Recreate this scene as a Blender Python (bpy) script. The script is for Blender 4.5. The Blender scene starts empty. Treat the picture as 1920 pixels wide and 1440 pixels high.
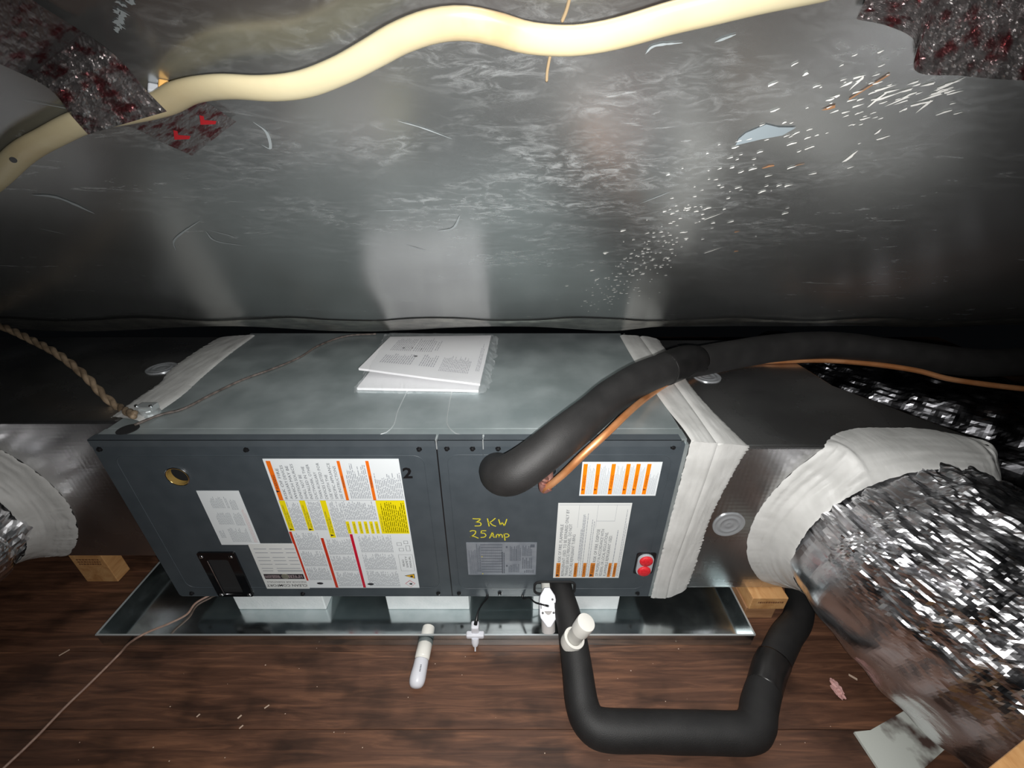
import bpy, bmesh, math, random
import numpy as np
from mathutils import Vector, Matrix, noise
random.seed(7)
sc = bpy.context.scene
COL = sc.collection

# ------------------------------------------------------------------ camera, world, light, exposure
F = 780.0
PITCH = math.atan(420.0 / 780.0)
CT, ST = math.cos(PITCH), math.sin(PITCH)
cam_d = bpy.data.cameras.new('camera')
cam_d.sensor_width = 36.0
cam_d.lens = 36.0 * F / 1920.0
cam_d.clip_start = 0.01
cam = bpy.data.objects.new('camera', cam_d)
cam.location = (0, 0, 0)
cam.rotation_euler = (math.pi / 2 - PITCH, 0, 0)
COL.objects.link(cam)
sc.camera = cam

world = bpy.data.worlds.new('attic_air'); sc.world = world
world.use_nodes = True
world.node_tree.nodes['Background'].inputs[0].default_value = (0.75, 0.85, 1.0, 1)
world.node_tree.nodes['Background'].inputs[1].default_value = 0.0018

fl = bpy.data.lights.new('phone_flash', 'SPOT')
fl.energy = 47.0
fl.color = (1.0, 0.985, 0.96)
fl.spot_size = math.radians(146)
fl.spot_blend = 1.0
fl.shadow_soft_size = 0.006
flash = bpy.data.objects.new('phone_flash', fl)
flash.location = (0.020, -0.01, -0.016)
flash.rotation_euler = (math.radians(90 - 40), 0, math.radians(-2))
COL.objects.link(flash)

sc.view_settings.view_transform = 'Standard'
sc.view_settings.look = 'None'
sc.view_settings.gamma = 1
sc.view_settings.use_curve_mapping = False
sc.view_settings.exposure = 0.0
sc.cycles.max_bounces = 8
sc.cycles.caustics_reflective = True
sc.cycles.sample_clamp_indirect = 3.0

# ------------------------------------------------------------------ geometry helpers
def ray(u, v):
    du, dv = u - 960.0, v - 720.0
    return Vector((du, F * CT - dv * ST, -F * ST - dv * CT))
def atY(u, v, y):
    r = ray(u, v); return r * (y / r.y)
def atZ(u, v, z):
    r = ray(u, v); return r * (z / r.z)
YF = 0.62            # front face of the unit
ZT, ZB = -0.4498, -0.8947
ZFLOOR = -0.951
RS = 0.625           # slope of the foil roof
ROOF_N = Vector((0, -RS, -1)).normalized()
ROOF_U = Vector((0, -1, RS)).normalized()
ROOF_P = Vector((0, 1.141, -0.45))
def onR(u, v, off=0.0):
    r = ray(u, v); p0 = ROOF_P + ROOF_N * off
    return r * (p0.dot(ROOF_N) / r.dot(ROOF_N))

def mk(name, verts, faces, mat=None, parent=None, smooth=False, uvs=None):
    me = bpy.data.meshes.new(name)
    me.from_pydata([tuple(v) for v in verts], [], faces)
    me.update()
    if mat: me.materials.append(mat)
    if smooth:
        for p in me.polygons: p.use_smooth = True
    if uvs is not None:
        ul = me.uv_layers.new(name='uv')
        idx = np.empty(len(me.loops), dtype=np.int32); me.loops.foreach_get('vertex_index', idx)
        ul.data.foreach_set('uv', np.asarray(uvs, dtype=np.float32)[idx].ravel())
    o = bpy.data.objects.new(name, me)
    COL.objects.link(o)
    if parent: o.parent = parent
    return o
def empty(name, label, cat, group=None):
    o = bpy.data.objects.new(name, None); COL.objects.link(o)
    o.empty_display_size = 0.02
    o['label'] = label; o['category'] = cat
    if group: o['group'] = group
    return o
def tag(o, label, cat, group=None):
    o['label'] = label; o['category'] = cat
    if group: o['group'] = group
    return o
def anchor(root, loc):
    """move the empty to its thing's base, children stay where they are"""
    root.location = loc
    for c in root.children:
        c.matrix_parent_inverse = Matrix.Translation(-Vector(loc))
class MB:
    def __init__(s): s.v = []; s.f = []; s.g = []
    def add(s, vs, fs):
        s.g.append((len(s.v), len(s.f))); b = len(s.v); s.v += [tuple(x) for x in vs]; s.f += [tuple(i + b for i in f) for f in fs]
    def box(s, x0, x1, y0, y1, z0, z1):
        s.add([(x0,y0,z0),(x1,y0,z0),(x1,y1,z0),(x0,y1,z0),(x0,y0,z1),(x1,y0,z1),(x1,y1,z1),(x0,y1,z1)],
              [(0,3,2,1),(4,5,6,7),(0,1,5,4),(1,2,6,5),(2,3,7,6),(3,0,4,7)])
    def quad(s, a, b, c, d): s.add([a, b, c, d], [(0, 1, 2, 3)])
    def ribbon(s, pts, w, nrm):
        nrm = Vector(nrm); pts = [Vector(p) for p in pts]; L = []; R_ = []
        for i, p in enumerate(pts):
            t = (pts[min(i+1, len(pts)-1)] - pts[max(i-1, 0)]).normalized()
            sd = t.cross(nrm).normalized() * w / 2
            L.append(p + sd); R_.append(p - sd)
        n = len(pts)
        s.add(L + R_, [(i, i+1, n+i+1, n+i) for i in range(n-1)])
    def lathe(s, origin, axis, prof, n=32, cap=True):
        """prof: list of (distance along axis, radius)"""
        axis = Vector(axis).normalized(); o = Vector(origin)
        a = axis.orthogonal().normalized(); b = axis.cross(a)
        vs = []
        for h, r in prof:
            for k in range(n):
                t = 2*math.pi*k/n
                vs.append(o + axis*h + (a*math.cos(t) + b*math.sin(t))*r)
        fs = [(i*n+k, i*n+(k+1) % n, (i+1)*n+(k+1) % n, (i+1)*n+k) for i in range(len(prof)-1) for k in range(n)]
        if cap:
            fs.append(tuple(range(n-1, -1, -1))); fs.append(tuple((len(prof)-1)*n + k for k in range(n)))
        s.add(vs, fs)
    def build(s, name, mat, parent=None, smooth=False): return mk(name, s.v, s.f, mat, parent, smooth)
def bevel(o, w, seg=2, angle=35):
    m = o.modifiers.new('edge', 'BEVEL'); m.width = w; m.segments = seg
    m.limit_method = 'ANGLE'; m.angle_limit = math.radians(angle); return o
def box(name, x0, x1, y0, y1, z0, z1, mat, parent=None, bw=0.0):
    m = MB(); m.box(x0, x1, y0, y1, z0, z1); o = m.build(name, mat, parent)
    if bw: bevel(o, bw)
    return o
def autosmooth(o, deg=40):
    me = o.data
    for p in me.polygons: p.use_smooth = True
    me.set_sharp_from_angle(angle=math.radians(deg)); return o
def spline(P, n, closed=False):
    """Catmull-Rom resample; P rows may carry extra values (radius)"""
    P = np.array([tuple(p) for p in P], dtype=float)
    if closed: Q = np.vstack([P[-1], P, P[0], P[1]])
    else: Q = np.vstack([2*P[0]-P[1], P, 2*P[-1]-P[-2]])
    m = len(Q) - 3; out = []
    for k in range(n):
        s = k / (n if closed else n-1) * m; i = min(int(s), m-1); t = s - i
        p0, p1, p2, p3 = Q[i:i+4]
        out.append(0.5*((2*p1)+(-p0+p2)*t+(2*p0-5*p1+4*p2-p3)*t*t+(-p0+3*p1-3*p2+p3)*t**3))
    return np.array(out)
def resample(path, n):
    d = np.concatenate([[0], np.cumsum(np.linalg.norm(np.diff(path[:, :3], axis=0), axis=1))])
    s = np.linspace(0, d[-1], n)
    return np.stack([np.interp(s, d, path[:, k]) for k in range(path.shape[1])], axis=1)
def tube(name, pts, r, mat, parent=None, n=60, m=20, closed_ends=True, flat=1.0, up=(0,0,1), wob=0.0, disp=None, smooth=True):
    """pts rows (x,y,z[,r]); flat squeezes the section along the carried normal 'up'"""
    P = resample(spline(pts, n*4), n)
    R_ = P[:, 3] if P.shape[1] > 3 else np.full(n, r)
    P = P[:, :3]; V = []; UV = []; U = Vector(up).normalized()
    for i in range(n):
        t = Vector(P[min(i+1, n-1)] - P[max(i-1, 0)]).normalized()
        U = (U - t*U.dot(t)).normalized(); S = t.cross(U)
        for k in range(m):
            a = 2*math.pi*k/m
            rr = R_[i]*(1 + (wob*noise.noise(Vector(P[i])*14 + Vector((0,0,k*0.15))) if wob else 0))
            d = 0.0 if disp is None else disp(i/(n-1), a, i, k)
            V.append(Vector(P[i]) + S*math.cos(a)*(rr+d) + U*math.sin(a)*(rr*flat+d)); UV.append((k/m, i/(n-1)))
    Fc = [(i*m+k, i*m+(k+1) % m, (i+1)*m+(k+1) % m, (i+1)*m+k) for i in range(n-1) for k in range(m)]
    if closed_ends:
        Fc.append(tuple(range(m-1, -1, -1))); Fc.append(tuple((n-1)*m+k for k in range(m)))
    return mk(name, V, Fc, mat, parent, smooth, UV)
def strip(name, A, B, mat, parent, nrm, n=120, m=14, thick=0.003, jagA=0.0, jagB=0.0, seed=0.0, freq=60.0, rough=0.0009, dome=0.0, mid=None, closed=False, smooth=True):
    """a thick smear between two edge polylines; nrm: constant normal or f(t)->normal"""
    A = resample(spline(A, n*3, closed), n); B = resample(spline(B, n*3, closed), n)
    if mid is not None: Mi = resample(spline(mid, n*3, closed), n)
    V = []; Fc = []
    for i in range(n):
        t = i/(n-1); a, b = Vector(A[i][:3]), Vector(B[i][:3])
        d = b - a
        if d.length > 1e-6: d.normalize()
        nn = Vector(nrm(t)) if callable(nrm) else Vector(nrm)
        ja = jagA*(noise.noise(Vector((i*freq/n*1.0, seed, 0))) + 0.6*noise.noise(Vector((i*freq/n*3.1, seed+9, 0))))
        jb = jagB*(noise.noise(Vector((i*freq/n*1.0, seed+5, 3))) + 0.6*noise.noise(Vector((i*freq/n*3.1, seed+4, 7))))
        a2, b2 = a + d*ja, b + d*jb
        for k in range(m):
            s = k/(m-1)
            if mid is None: p = a2.lerp(b2, s)
            else:
                c = Vector(Mi[i][:3]); p = a2*(1-s)**2 + c*2*s*(1-s) + b2*s*s
            e = min(1.0, min(s, 1-s)*6)
            h = thick*math.sqrt(e) + dome*math.sin(math.pi*s)
            h += rough*noise.noise(Vector((s*16, t*7+seed, 0)))*e + 0.8*rough*noise.noise(Vector((s*45, t*12+seed, 4)))*e
            V.append(p + nn*(h - 0.0008*(1 if e == 0 else 0)))
    for i in range(n-1):
        for k in range(m-1):
            Fc.append((i*m+k, i*m+k+1, (i+1)*m+k+1, (i+1)*m+k))
    return mk(name, V, Fc, mat, parent, smooth)
def plate(name, outer, holes, y0, y1, mat, parent=None):
    """flat plate in the xz plane with real holes, from y0 (front) to y1"""
    cu = bpy.data.curves.new(name, 'CURVE'); cu.dimensions = '2D'; cu.fill_mode = 'BOTH'
    for loop in [outer] + holes:
        sp = cu.splines.new('POLY'); sp.points.add(len(loop)-1); sp.use_cyclic_u = True
        for p, (x, z) in zip(sp.points, loop): p.co = (x, z, 0, 1)
    cu.extrude = (y1 - y0)/2
    t = bpy.data.objects.new(name, cu); COL.objects.link(t)
    dg = bpy.context.evaluated_depsgraph_get()
    me = bpy.data.meshes.new_from_object(t.evaluated_get(dg))
    bpy.data.objects.remove(t); bpy.data.curves.remove(cu)
    me.transform(Matrix(((1,0,0,0),(0,0,-1,(y0+y1)/2),(0,1,0,0),(0,0,0,1))))
    me.name = name; me.materials.clear(); me.materials.append(mat)
    o = bpy.data.objects.new(name, me); COL.objects.link(o); o.parent = parent
    return o
def rrect(x0, x1, z0, z1, r, n=6):
    out = []
    for cx, cz, a0 in ((x1-r, z1-r, 0), (x0+r, z1-r, 90), (x0+r, z0+r, 180), (x1-r, z0+r, 270)):
        for k in range(n+1):
            a = math.radians(a0 + 90*k/n); out.append((cx+r*math.cos(a), cz+r*math.sin(a)))
    return out
def circ(cx, cz, r, n=28): return [(cx+r*math.cos(2*math.pi*k/n), cz+r*math.sin(2*math.pi*k/n)) for k in range(n)]
def text_mesh(s, size, bold=0.0):
    cu = bpy.data.curves.new('txt', 'FONT'); cu.body = s; cu.size = size; cu.fill_mode = 'FRONT'; cu.resolution_u = 2
    cu.offset = bold
    t = bpy.data.objects.new('txt', cu); COL.objects.link(t)
    dg = bpy.context.evaluated_depsgraph_get()
    me = bpy.data.meshes.new_from_object(t.evaluated_get(dg))
    vs = [v.co.copy() for v in me.vertices]; fs = [tuple(p.vertices) for p in me.polygons]
    bpy.data.objects.remove(t); bpy.data.curves.remove(cu); bpy.data.meshes.remove(me)
    return vs, fs
def put_text(mb, s, pos, right, upv, height, length=None, bold=0.0):
    """writes s from pos along 'right' with letters standing along 'upv'; height = cap height; squeezed to length"""
    vs, fs = text_mesh(s, 1.0, bold)
    if not vs: return
    w = max(v.x for v in vs) - min(v.x for v in vs); x0 = min(v.x for v in vs)
    sy = height/0.72; sx = sy if length is None else length/w
    right, upv, pos = Vector(right), Vector(upv), Vector(pos)
    mb.add([pos + right*((v.x-x0)*sx) + upv*(v.y*sy) for v in vs], fs)

# ------------------------------------------------------------------ materials
def newmat(name):
    m = bpy.data.materials.new(name); m.use_nodes = True
    nt = m.node_tree; b = nt.nodes['Principled BSDF']; return m, nt, b
def N(nt, t, **k):
    n = nt.nodes.new(t)
    for a, v in k.items():
        if a in n.inputs: n.inputs[a].default_value = v
        else: setattr(n, a, v)
    return n
def coords(nt, scale=(1,1,1), rot=(0,0,0), kind='Object'):
    tc = nt.nodes.new('ShaderNodeTexCoord'); mp = nt.nodes.new('ShaderNodeMapping')
    mp.inputs['Scale'].default_value = scale; mp.inputs['Rotation'].default_value = rot
    nt.links.new(tc.outputs[kind], mp.inputs['Vector']); return mp.outputs['Vector']
def ramp(nt, src, stops):
    r = nt.nodes.new('ShaderNodeValToRGB'); el = r.color_ramp.elements
    while len(el) > 1: el.remove(el[-1])
    el[0].position = stops[0][0]; el[0].color = stops[0][1]
    for p, c in stops[1:]:
        e = el.new(p); e.color = c
    nt.links.new(src, r.inputs[0]); return r.outputs[0]
def g(v): return (v, v, v, 1)
def noisy(name, c1, c2, rough=0.5, metal=0.0, scale=(8,8,8), nscale=5.0, detail=6, lo=0.35, hi=0.65, bump=0.0, bscale=60.0, bstretch=(1,1,1), r2=None, spec=None, coat=0.0):
    m, nt, b = newmat(name)
    v = coords(nt, scale)
    n = N(nt, 'ShaderNodeTexNoise', Scale=nscale, Detail=detail); nt.links.new(v, n.inputs['Vector'])
    c = ramp(nt, n.outputs['Fac'], [(lo, (*c1, 1)), (hi, (*c2, 1))]); nt.links.new(c, b.inputs['Base Color'])
    b.inputs['Roughness'].default_value = rough; b.inputs['Metallic'].default_value = metal
    if r2 is not None:
        rr = ramp(nt, n.outputs['Fac'], [(lo, g(rough)), (hi, g(r2))]); nt.links.new(rr, b.inputs['Roughness'])
    if spec is not None: b.inputs['Specular IOR Level'].default_value = spec
    if coat: b.inputs['Coat Weight'].default_value = coat
    if bump:
        v2 = coords(nt, bstretch); n2 = N(nt, 'ShaderNodeTexNoise', Scale=bscale, Detail=5); nt.links.new(v2, n2.inputs['Vector'])
        bp = N(nt, 'ShaderNodeBump', Strength=bump, Distance=0.002); nt.links.new(n2.outputs['Fac'], bp.inputs['Height'])
        nt.links.new(bp.outputs[0], b.inputs['Normal'])
    return m
def plain(name, c, rough=0.5, metal=0.0, spec=0.5):
    m, nt, b = newmat(name)
    b.inputs['Base Color'].default_value = (*c, 1); b.inputs['Roughness'].default_value = rough
    b.inputs['Metallic'].default_value = metal; b.inputs['Specular IOR Level'].default_value = spec
    return m

M_PAINT = noisy('charcoal_paint', (0.050,0.062,0.072), (0.060,0.073,0.084), rough=0.42, nscale=3, bump=0.12, bscale=900)
M_PAINT_LIP = noisy('charcoal_paint_lip', (0.060,0.072,0.082), (0.070,0.083,0.094), rough=0.4, nscale=3)
M_GALV = noisy('galvanised_steel', (0.38,0.44,0.45), (0.50,0.56,0.57), rough=0.30, metal=0.62, nscale=1.6, detail=8, r2=0.46, bump=0.05, bscale=120)
M_GALVEDGE = plain('galvanised_edge', (0.62,0.66,0.67), 0.35, 0.6)
M_PAN = noisy('drain_pan_steel', (0.50,0.56,0.57), (0.64,0.69,0.70), rough=0.10, metal=0.985, nscale=2.5, detail=8, r2=0.20, bump=0.03, bscale=30)
M_DARK = plain('inside_dark', (0.012,0.012,0.013), 0.8)
M_BLACK = plain('black_screw', (0.008,0.008,0.009), 0.35)
M_GLOSSBLACK = plain('gloss_black', (0.006,0.006,0.007), 0.12)
M_CHROME = plain('chrome', (0.8,0.8,0.82), 0.12, 1.0)
M_BRASS = plain('brass_sleeve', (0.60,0.40,0.12), 0.25, 0.55)
M_LABEL = plain('label_paper', (0.74,0.78,0.80), 0.38)
M_LABEL2 = plain('label_paper_warm', (0.72,0.74,0.73), 0.45)
M_ORANGE = plain('orange_ink', (0.82,0.16,0.008), 0.4)
M_ORANGE2 = plain('bright_orange_ink', (0.90,0.24,0.004), 0.4)
M_YELLOW = plain('yellow_ink', (0.84,0.70,0.005), 0.4)
M_RED = plain('brick_red_ink', (0.56,0.035,0.01), 0.4)
M_CRIM = plain('crimson_ink', (0.55,0.006,0.03), 0.4)
M_INK = plain('black_ink', (0.02,0.02,0.025), 0.5)
M_GREYINK = plain('grey_ink', (0.10,0.11,0.13), 0.5)
M_FINE = plain('fine_print_ink', (0.30,0.32,0.36), 0.5)
M_PLATE = noisy('rating_plate_silver', (0.24,0.27,0.31), (0.30,0.33,0.37), rough=0.35, metal=0.3, nscale=6)
M_MARKER = plain('yellow_marker', (0.66,0.58,0.03), 0.5)
M_MASTIC = noisy('duct_mastic', (0.50,0.50,0.485), (0.60,0.60,0.585), rough=0.5, nscale=2.5, bump=0.5, bscale=25, bstretch=(3,1,1))
M_FOAM = noisy('black_pipe_foam', (0.013,0.0125,0.0125), (0.021,0.020,0.020), rough=0.6, nscale=3, bump=0.25, bscale=700)
M_FOAM2 = noisy('dimmed_drain_foam', (0.0085,0.0085,0.0088), (0.014,0.0138,0.014), rough=0.62, nscale=3, bump=0.25, bscale=700)  # pipe foam darkened in colour to paint in the flash falloff low down
M_FOILD = noisy('shaded_duct_foil', (0.07,0.07,0.075), (0.14,0.14,0.15), rough=0.2, metal=1.0, nscale=3, r2=0.35)  # duct foil with the gloom behind the duct box put into its colour
M_ETAPE = noisy('black_tape', (0.010,0.010,0.010), (0.016,0.015,0.015), rough=0.33, nscale=4, bump=0.3, bscale=40)
M_COPPER = noisy('copper_tube', (0.72,0.28,0.10), (0.85,0.42,0.20), rough=0.36, metal=0.65, nscale=2, r2=0.5)
M_COPPERD = noisy('oxidised_copper', (0.30,0.14,0.12), (0.42,0.22,0.18), rough=0.45, metal=0.5, nscale=4)
M_PVC = plain('pvc_white', (0.78,0.77,0.72), 0.28)
M_PVCG = plain('pvc_grey', (0.55,0.54,0.50), 0.35)
M_WHITE = plain('white_plastic', (0.68,0.69,0.74), 0.3)
M_STYRO = noisy('white_foam_block', (0.74,0.79,0.80), (0.82,0.86,0.87), rough=0.7, nscale=3, bump=0.3, bscale=200)
M_FOIL = noisy('crinkled_duct_foil', (0.80,0.80,0.83), (0.92,0.92,0.95), rough=0.17, metal=1.0, nscale=3, r2=0.30)
M_PRINT = plain('paper_white', (0.80,0.80,0.82), 0.5)
M_REDCAP = noisy('red_cap', (0.62,0.01,0.02), (0.75,0.03,0.04), rough=0.5, nscale=30, bump=0.5, bscale=300)
M_GREYPL = plain('grey_plastic', (0.42,0.44,0.47), 0.35)
M_PINK = noisy('pink_fibre', (0.50,0.26,0.24), (0.70,0.42,0.40), rough=0.9, nscale=20, bump=1.0, bscale=200)
M_WIREB = noisy('brown_wire', (0.30,0.19,0.15), (0.42,0.28,0.22), rough=0.5, nscale=12)
M_WIRED = noisy('dusty_dark_wire', (0.055,0.045,0.04), (0.16,0.13,0.115), rough=0.5, nscale=12)
M_ROPE = noisy('twisted_cable_jacket', (0.13,0.09,0.055), (0.30,0.22,0.145), rough=0.6, nscale=6, bump=0.4, bscale=80)

def mat_cable():
    m, nt, b = newmat('cream_cable_jacket')
    v = coords(nt, (1,1,1)); n = N(nt, 'ShaderNodeTexNoise', Scale=9.0, Detail=6); nt.links.new(v, n.inputs['Vector'])
    c = ramp(nt, n.outputs['Fac'], [(0.28, (0.31,0.19,0.09,1)), (0.40, (0.45,0.37,0.22,1)), (0.62, (0.50,0.445,0.29,1))])
    nt.links.new(c, b.inputs['Base Color']); b.inputs['Roughness'].default_value = 0.26
    n2 = N(nt, 'ShaderNodeTexNoise', Scale=45.0, Detail=3); nt.links.new(v, n2.inputs['Vector'])
    bp = N(nt, 'ShaderNodeBump', Strength=0.25, Distance=0.001); nt.links.new(n2.outputs['Fac'], bp.inputs['Height']); nt.links.new(bp.outputs[0], b.inputs['Normal'])
    return m
M_CABLE = mat_cable()

def mat_roof():
    m, nt, b = newmat('worn_foil_sheathing')
    L = nt.links.new
    v = coords(nt, (1,1,1))
    big = N(nt, 'ShaderNodeTexNoise', Scale=3.2, Detail=5); L(v, big.inputs['Vector'])
    v2 = coords(nt, (1.0,2.3,1), (0,0,math.radians(7)))
    sm = N(nt, 'ShaderNodeTexNoise', Scale=46.0, Detail=10, Roughness=0.72, Distortion=1.0); L(v2, sm.inputs['Vector'])
    v3 = coords(nt, (1.2,5.0,1), (0,0,math.radians(-24)))
    sm2 = N(nt, 'ShaderNodeTexNoise', Scale=7.0, Detail=9, Roughness=0.7, Distortion=1.6); L(v3, sm2.inputs['Vector'])
    # wear mask: strongest over the middle of the sheet
    vm = coords(nt, (2.0,2.3,1)); 
    mp = vm.node; mp.inputs['Location'].default_value = (-0.05,-1.80,0)
    ln = N(nt, 'ShaderNodeVectorMath', operation='LENGTH'); L(vm, ln.inputs[0])
    msk = ramp(nt, ln.outputs['Value'], [(0.10, g(1.0)), (1.0, g(0.12))])
    s0 = ramp(nt, sm.outputs['Fac'], [(0.46, g(0)), (0.78, g(0.85))])
    pt = N(nt, 'ShaderNodeTexNoise', Scale=7.0, Detail=4, Distortion=0.8); L(v2, pt.inputs['Vector'])
    pr = ramp(nt, pt.outputs['Fac'], [(0.40, g(0.06)), (0.62, g(1.0))])
    ms = N(nt, 'ShaderNodeMath', operation='MULTIPLY'); L(s0, ms.inputs[0]); L(pr, ms.inputs[1]); s1 = ms.outputs[0]
    s2 = ramp(nt, sm2.outputs['Fac'], [(0.60, g(0)), (0.70, g(0.7))])
    a = N(nt, 'ShaderNodeMath', operation='MULTIPLY'); L(s1, a.inputs[0]); L(msk, a.inputs[1])
    c2 = ramp(nt, big.outputs['Fac'], [(0.45, g(0.0)), (0.62, g(1.0))])
    a2 = N(nt, 'ShaderNodeMath', operation='MULTIPLY'); L(s2, a2.inputs[0]); L(c2, a2.inputs[1])
    mx = N(nt, 'ShaderNodeMath', operation='MAXIMUM'); L(a.outputs[0], mx.inputs[0]); L(a2.outputs[0], mx.inputs[1])
    base = ramp(nt, big.outputs['Fac'], [(0.3, (0.45,0.46,0.455,1)), (0.7, (0.58,0.60,0.60,1))])
    mix = N(nt, 'ShaderNodeMixRGB'); L(mx.outputs[0], mix.inputs[0]); L(base, mix.inputs[1]); mix.inputs[2].default_value = (0.76,0.80,0.83,1)
    L(mix.outputs[0], b.inputs['Base Color'])
    met = N(nt, 'ShaderNodeMapRange'); L(mx.outputs[0], met.inputs[0]); met.inputs[3].default_value = 0.92; met.inputs[4].default_value = 0.50
    L(met.outputs[0], b.inputs['Metallic'])
    ro = N(nt, 'ShaderNodeMapRange'); L(mx.outputs[0], ro.inputs[0]); ro.inputs[3].default_value = 0.24; ro.inputs[4].default_value = 0.42
    L(ro.outputs[0], b.inputs['Roughness'])
    bp = N(nt, 'ShaderNodeBump', Strength=0.06, Distance=0.004); L(big.outputs['Fac'], bp.inputs['Height']); L(bp.outputs[0], b.inputs['Normal'])
    return m
M_ROOF = mat_roof()

def mat_board(name, fsk=True):
    """foil-faced duct board: shiny, faint square scrim grid"""
    m, nt, b = newmat(name); L = nt.links.new
    v = coords(nt, (1,1,1))
    n = N(nt, 'ShaderNodeTexNoise', Scale=5.0, Detail=7); L(v, n.inputs['Vector'])
    c = ramp(nt, n.outputs['Fac'], [(0.35, g(0.52)), (0.7, g(0.66))]); L(c, b.inputs['Base Color'])
    b.inputs['Metallic'].default_value = 0.97
    r = ramp(nt, n.outputs['Fac'], [(0.3, g(0.2)), (0.7, g(0.33))]); L(r, b.inputs['Roughness'])
    ws = []
    for ax in ('X', 'Y', 'Z'):
        w = N(nt, 'ShaderNodeTexWave', Scale=32.0, Distortion=0.2); w.bands_direction = ax; L(v, w.inputs['Vector']); ws.append(w)
    a = N(nt, 'ShaderNodeMath', operation='ADD'); L(ws[0].outputs['Fac'], a.inputs[0]); L(ws[2].outputs['Fac'], a.inputs[1])
    a2 = N(nt, 'ShaderNodeMath', operation='ADD'); L(a.outputs[0], a2.inputs[0]); L(ws[1].outputs['Fac'], a2.inputs[1])
    bp = N(nt, 'ShaderNodeBump', Strength=0.045, Distance=0.001); L(a2.outputs[0], bp.inputs['Height']); L(bp.outputs[0], b.inputs['Normal'])
    return m
M_BOARD = mat_board('foil_duct_board')

def mat_wood(name, c1, c2, c3, rough=0.5, grain=(2,26,2), spots=False, end=False):
    m, nt, b = newmat(name); L = nt.links.new
    oi = nt.nodes.new('ShaderNodeObjectInfo')
    v = coords(nt, grain)
    off = N(nt, 'ShaderNodeVectorMath', operation='ADD'); L(v, off.inputs[0])
    sc_ = N(nt, 'ShaderNodeVectorMath', operation='SCALE'); L(oi.outputs['Location'], sc_.inputs[0]); sc_.inputs['Scale'].default_value = 13.0
    L(sc_.outputs[0], off.inputs[1])
    n = N(nt, 'ShaderNodeTexNoise', Scale=3.0, Detail=9, Roughness=0.62, Distortion=0.9); L(off.outputs[0], n.inputs['Vector'])
    c = ramp(nt, n.outputs['Fac'], [(0.30, (*c1, 1)), (0.5, (*c2, 1)), (0.72, (*c3, 1))])
    if spots:
        v2 = coords(nt, (1,1.6,1)); n2 = N(nt, 'ShaderNodeTexNoise', Scale=6.5, Detail=3); L(v2, n2.inputs['Vector'])
        s = ramp(nt, n2.outputs['Fac'], [(0.36, g(0.45)), (0.5, g(1.0)), (0.75, g(1.12))])
        mu = N(nt, 'ShaderNodeMixRGB'); mu.blend_type = 'MULTIPLY'; mu.inputs[0].default_value = 1; L(c, mu.inputs[1]); L(s, mu.inputs[2]); c = mu.outputs[0]
    L(c, b.inputs['Base Color']); b.inputs['Roughness'].default_value = rough
    bp = N(nt, 'ShaderNodeBump', Strength=0.25, Distance=0.001); L(n.outputs['Fac'], bp.inputs['Height']); L(bp.outputs[0], b.inputs['Normal'])
    return m
M_FLOOR = mat_wood('dark_stained_board', (0.050,0.023,0.014), (0.100,0.046,0.027), (0.20,0.092,0.050), 0.5, spots=True)
M_PINE = mat_wood('fresh_pine', (0.42,0.20,0.07), (0.56,0.30,0.12), (0.66,0.40,0.18), 0.6, (14,3,14))
M_PINED = mat_wood('rough_pine', (0.26,0.13,0.06), (0.36,0.19,0.09), (0.46,0.26,0.14), 0.7, (3,3,30))

def mat_tape():
    m, nt, b = newmat('printed_foil_tape'); L = nt.links.new
    v = coords(nt, (1,1,1), (0,0,0), 'UV')
    mp = v.node; mp.inputs['Scale'].default_value = (7,2.2,1)
    n = N(nt, 'ShaderNodeTexNoise', Scale=1.6, Detail=5, Roughness=0.6); L(v, n.inputs['Vector'])
    c = ramp(nt, n.outputs['Fac'], [(0.50, (0.33,0.31,0.31,1)), (0.60, (0.20,0.07,0.075,1)), (0.80, (0.17,0.02,0.03,1))])
    L(c, b.inputs['Base Color']); b.inputs['Metallic'].default_value = 0.85; b.inputs['Roughness'].default_value = 0.22
    return m
M_TAPE = mat_tape()
def mat_bag():
    m, nt, b = newmat('clear_plastic_bag')
    b.inputs['Base Color'].default_value = (0.85,0.88,0.9,1); b.inputs['Roughness'].default_value = 0.16
    b.inputs['Specular IOR Level'].default_value = 1.0; b.inputs['Alpha'].default_value = 0.13
    return m
M_BAG = mat_bag()

# ------------------------------------------------------------------ the setting: board floor, foil covered roof slope
floor = mk('floor', [(-3.0,-0.6,ZFLOOR-0.03),(2.6,-0.6,ZFLOOR-0.03),(2.6,2.4,ZFLOOR-0.03),(-3.0,2.4,ZFLOOR-0.03)], [(0,1,2,3)], M_DARK)
floor['kind'] = 'structure'
y = -0.0415 - 0.142*3; row = 0
while y < 2.3:
    cuts = [-3.0, -1.7 if row % 2 else 1.75, 2.6]
    for a, b_ in zip(cuts[:-1], cuts[1:]):
        m = MB(); w = (b_-a)/2; m.box(-w+0.0003, w-0.0003, 0.0003, 0.1417, -0.02, 0.0)
        o = m.build('floor_board', M_FLOOR, floor); o.location = ((a+b_)/2, y, ZFLOOR + random.uniform(-0.0008, 0)); bevel(o, 0.0006, 1)
    y += 0.142; row += 1

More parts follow.
